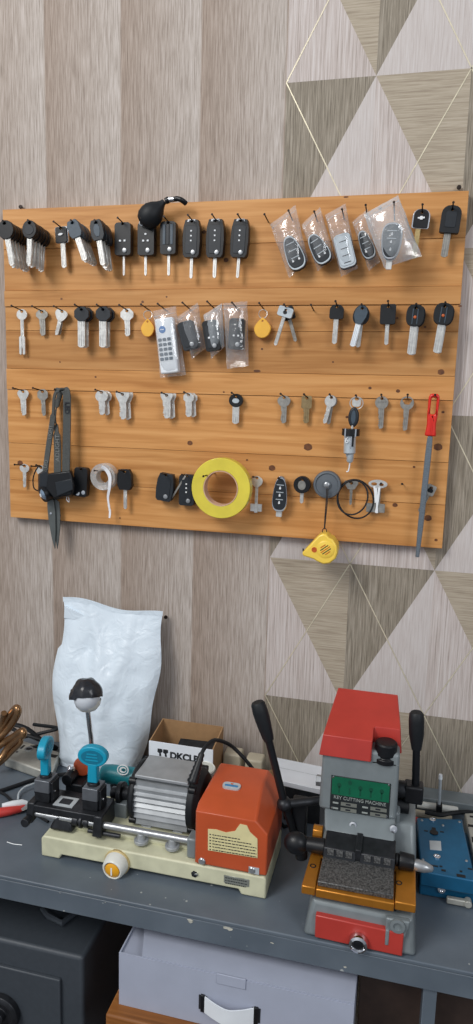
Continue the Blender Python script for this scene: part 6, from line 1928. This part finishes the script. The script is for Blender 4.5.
c = atz(434, 833, Z2); mb = MB(); mb.lathe([(.0062, .0004), (.0062, .0016), (0, .0018)], c, (0, 0, 1), n=20); mb.box(c.x - .0028, c.x + .0028, c.y - .004, c.y + .012, Z2, Z2 + .0016); mb.build('keyhole', MT['black'], t)
for (u, v, a_, b_) in ((426, 831, .0028, .0015), (442, 832, .0028, .0015), (434.5, 866, .005, .0015), (441, 866.5, .002, .0015), (443.5, 870.5, .003, .002), (461, 876, .006, .003), (461, 871.5, .0018, .0018), (470, 869, .003, .0015)):
    c = atz(u, v, Z2); mb = MB(); mb.box(c.x - a_, c.x + a_, c.y - b_, c.y + b_, Z2 - .0005, Z2 + .0004); mb.build('slot', MT['black'], t)
s0 = [atz(u, v, Z2 + .0004) for u, v in ((429.5, 840.5), (440.8, 841), (441.5, 850.5), (430, 849.5))]
mb = MB(); mb.hull(s0 + [p + Vector((0, 0, -.0006)) for p in s0]); mb.build('case_sticker', MT['sticker_grey'], t)
for (u, v) in ((422, 820.5), (443, 825.5), (459.5, 822), (466.5, 861), (423, 860)):
    c = atz(u, v, Z2); mb = MB(); mb.lathe([(.0022, 0), (.0018, .001), (0, .0012)], c, (0, 0, 1), n=12); mb.build('case_rivet', MT['steel'], t)
# pale lock plates at the right edge
Z3 = D + .040
t = lock_case('pale zinc lock plates with slots at the bench end beside the blue lock cases', [atz(478.5, 872, Z3), atz(500, 874, Z3), atz(492, 812, Z3), atz(464.5, 813, Z3)], D, Z3, 'zinc', 'zinc_lock')
for (u, v, a_, b_) in ((473, 817, .005, .002), (472, 826, .006, .003), (474.5, 840, .004, .007)):
    c = atz(u, v, Z3); mb = MB(); mb.box(c.x - a_, c.x + a_, c.y - b_, c.y + b_, Z3 - .0005, Z3 + .0005); mb.build('slot', MT['black'], t)
# tools behind: cream tubes, red grip, upright rod
def bar(label, name, cat, m, a, b, r, grp=None, r1=None, extra=None):
    t = thing(name, label, cat, tuple((a + b) / 2), 0, grp)
    mb = MB(); ax = (b - a); L = ax.length
    mb.lathe([(0, 0), (r * .85, 0), (r, .003), (r, L * .5), ((r1 or r), L - .003), ((r1 or r) * .85, L), (0, L)], a, ax, n=18); mb.build('barrel', MT[m], t, smooth=50)
    if extra: extra(t, a, b)
    return t
def caps(t, a, b):
    ax = (b - a).normalized()
    mb = MB(); mb.cyl(a - ax * .008, a + ax * .002, .0062, n=14); mb.build('end_cap', MT['black'], t, bevel=0.001)
a, b = at(416, 804, -.028), at(458, 810.5, -.028)
bar('cream tube lying at the wall, upper one of two behind the blue lock cases', 'cream_tube', 'tube', 'btn_white', a, b, .0062, 'cream tubes behind the blue lock cases', .0060, caps)
a, b = at(414, 812.5, -.052), at(452, 819, -.052)
bar('cream tapered tube, lower one of two behind the blue lock cases', 'cream_tube', 'tube', 'beige', a, b, .0060, 'cream tubes behind the blue lock cases', .0050, caps)
a, b = at(409, 819, -.075), at(418, 820, -.075)
bar('red grip of a tool poking out left of the upper blue lock case', 'tool_grip', 'tool', 'handle_red', at(403, 819, -.085), at(418, 821, -.085), .0062)
t = thing('upright_screwdriver', 'thin pale blue rod standing upright in a black clip behind the blue lock cases', 'screwdriver', tuple(at(439, 806, -.044)))
mb = MB(); mb.cyl(at(439, 806, -.044), at(440.5, 777, -.044), .0026, n=12); mb.build('shank', MT['silver'], t)
mb = MB(); mb.cyl(at(440.4, 779, -.044), at(440.6, 774.5, -.044), .0034, .0030, 12); mb.build('tip', MT['white'], t)
c = at(439, 806, -.040); mb = MB(); mb.box(c.x - .0048, c.x + .0048, -.050, -.0365, c.z - .008, c.z + .006); mb.build('clip', MT['black'], t, bevel=0.001)
# narrow ledge of cable trunking along the wall foot on the right, lying clutter base
mb = MB(); mb.box(.60, 1.4, -.018, WALL - .001, D, D + .022)
o = structure(mb.build('trim_1', MT['greypaint'], bevel=0.002))
mb = MB(); rnd = random.Random(5)
p0 = [at(425, 812, -.070), at(440, 815, -.072), at(452, 813, -.065), at(468, 812, -.06), at(485, 815, -.06)]
mb.tube(smooth_path(p0), .0036, 8); tag(mb.build('cable', MT['black_soft']), 'black cable lying behind the blue lock cases', 'cable')

# ================================================================== light
w = bpy.data.worlds.new('room_light'); scene.world = w; w.use_nodes = True
nt = w.node_tree
bg = nt.nodes['Background']
# the unseen room: bright on the window side behind the viewer, dim elsewhere
wt = nd(nt, 'ShaderNodeTexCoord')
dp = nd(nt, 'ShaderNodeVectorMath', operation='DOT_PRODUCT')
dp.inputs[1].default_value = Vector((-.35, -.80, .48)).normalized()
nt.links.new(wt.outputs['Generated'], dp.inputs[0])
wr = nd(nt, 'ShaderNodeValToRGB')
we = wr.color_ramp.elements
we[0].position = 0.0; we[0].color = (.20, .22, .25, 1)
we[1].position = 1.0; we[1].color = (1.25, 1.27, 1.3, 1)
k_ = we.new(.55); k_.color = (.34, .37, .42, 1)
k_ = we.new(.86); k_.color = (.62, .66, .72, 1)
nt.links.new(dp.outputs['Value'], wr.inputs['Fac'])
nt.links.new(wr.outputs[0], bg.inputs[0])
bg.inputs[1].default_value = 0.75


def area(name, loc, target, size, power, color, size_y=None):
    l = bpy.data.lights.new(name, 'AREA'); l.energy = power; l.color = color
    l.shape = 'RECTANGLE'; l.size = size; l.size_y = size_y or size
    o = bpy.data.objects.new(name, l); col.objects.link(o)
    o.location = loc
    o.rotation_euler = (Vector(target) - Vector(loc)).to_track_quat('-Z', 'Y').to_euler()
    return o


area('window_light', (-0.8, -2.2, 1.9), (0.45, 0, 0.1), 1.1, 58, (1.0, 0.975, 0.94), 1.2)
area('second_window_light', (2.6, -2.2, 1.2), (0.5, 0, 0.0), 1.0, 24, (0.95, 0.97, 1.0), 1.2)

vs = scene.view_settings
vs.view_transform = 'Standard'
vs.look = 'None'
vs.exposure = 0.0
vs.gamma = 1.0
vs.use_curve_mapping = False

# ================================================================== pieces of a part go one level deeper
UNDER = {'button': ('button_panel', 'shell'), 'release_button': ('shell',), 'grip_rib': ('shell', 'head'), 'button_seam': ('face',), 'button_icon': ('face',),
         'inlay': ('head',), 'emblem': ('head',), 'keypad_button': ('case',), 'brand_oval': ('case',), 'brand_letters': ('case',), 'lens': ('lamp_housing',),
         'led_spot': ('lamp_housing',), 'cover_panel': ('battery_box',), 'print_line': ('instruction_sticker', 'label_disc'), 'sticker_print': ('maker_sticker',),
         'label_print': ('carriage_label',), 'plate_print': ('nameplate',), 'screw_lug': ('base_screw',), 'switch_button': ('switch_housing',), 'button_mark': ('switch_housing',),
         'bell_lug': ('end_bell',), 'motor_top_plate': ('motor_barrel',), 'motor_foot': ('motor_barrel',), 'lamp_globe': ('lamp_socket',), 'hood_flap': ('lamp_hood',),
         'carton_letters': ('front_wall',), 'carton_symbol': ('front_wall',), 'spindle_bush': ('case',), 'spindle_hole': ('case',), 'slot': ('case',), 'case_eyelet': ('case',),
         'keyhole': ('case',), 'case_sticker': ('case',), 'case_rivet': ('case',), 'handle_rib': ('handle',), 'logo_ring': ('tool_body',), 'logo_mark': ('tool_body',),
         'jaw_tooth': ('vice_jaw',), 'handle_anchor': ('carry_handle',), 'bracket_leg': ('cable_bracket',), 'bracket_eye': ('cable_bracket',), 'jaw_slot': ('clamp_jaw',),
         'jaw_pin': ('jaw_cheek',), 'round_mark': ('case',), 'hub_screw': ('disc',), 'collar_clip': ('collar',), 'number': ('barrel',), 'barrel_slot': ('barrel',),
         'barrel_rib': ('barrel',), 'head_inlay': ('key_head',), 'chin_screw': ('chin_casting',), 'screw_plate': ('belt_cover',), 'cover_screw': ('belt_cover',),
         'table_bolt': ('amber_table',), 'label_panel': ('case',), 'cord_boot': ('case',), 'handle_clip': ('carrying_handle',), 'cheek_bolt': ('cheek_flange',), 'bar_boss': ('bolt_bar',)}
PART_LABEL = {'rim': 'thin chrome rim', 'drawer': 'red drawer front', 'drawer_knob': 'round chrome knob', 'clamp_knob': 'turquoise wing knob', 'belt_cover': 'orange belt cover',
              'instruction_sticker': 'torn cream sticker with rows of print', 'red_cap': 'red painted cap', 'amber_table': 'amber anodised table', 'amber_slide': 'amber front lip',
              'motor_barrel': 'ribbed silver motor', 'lamp_globe': 'frosted white globe', 'lamp_hood': 'shiny black hood', 'trim': 'bright rim round the fob', 'switch_button': 'amber push button',
              'carton_letters': 'black letters', 'wing_handle': 'bright pointed handle', 'tape': None}
stem = lambda o: o.name.split('.')[0]
for th in [o for o in col.objects if o.parent is None and o.children]:
    parts = list(th.children)
    for p in parts:
        for want in UNDER.get(stem(p), ()):
            cand = [q for q in parts if stem(q) == want and q.parent == th]
            if cand and not p.children:
                q = min(cand, key=lambda q: (q.location - p.location).length)
                p.location = p.location - q.location
                p.parent = q
                break
for o in col.objects:
    if o.parent is not None and PART_LABEL.get(stem(o)):
        o['label'] = PART_LABEL[stem(o)]
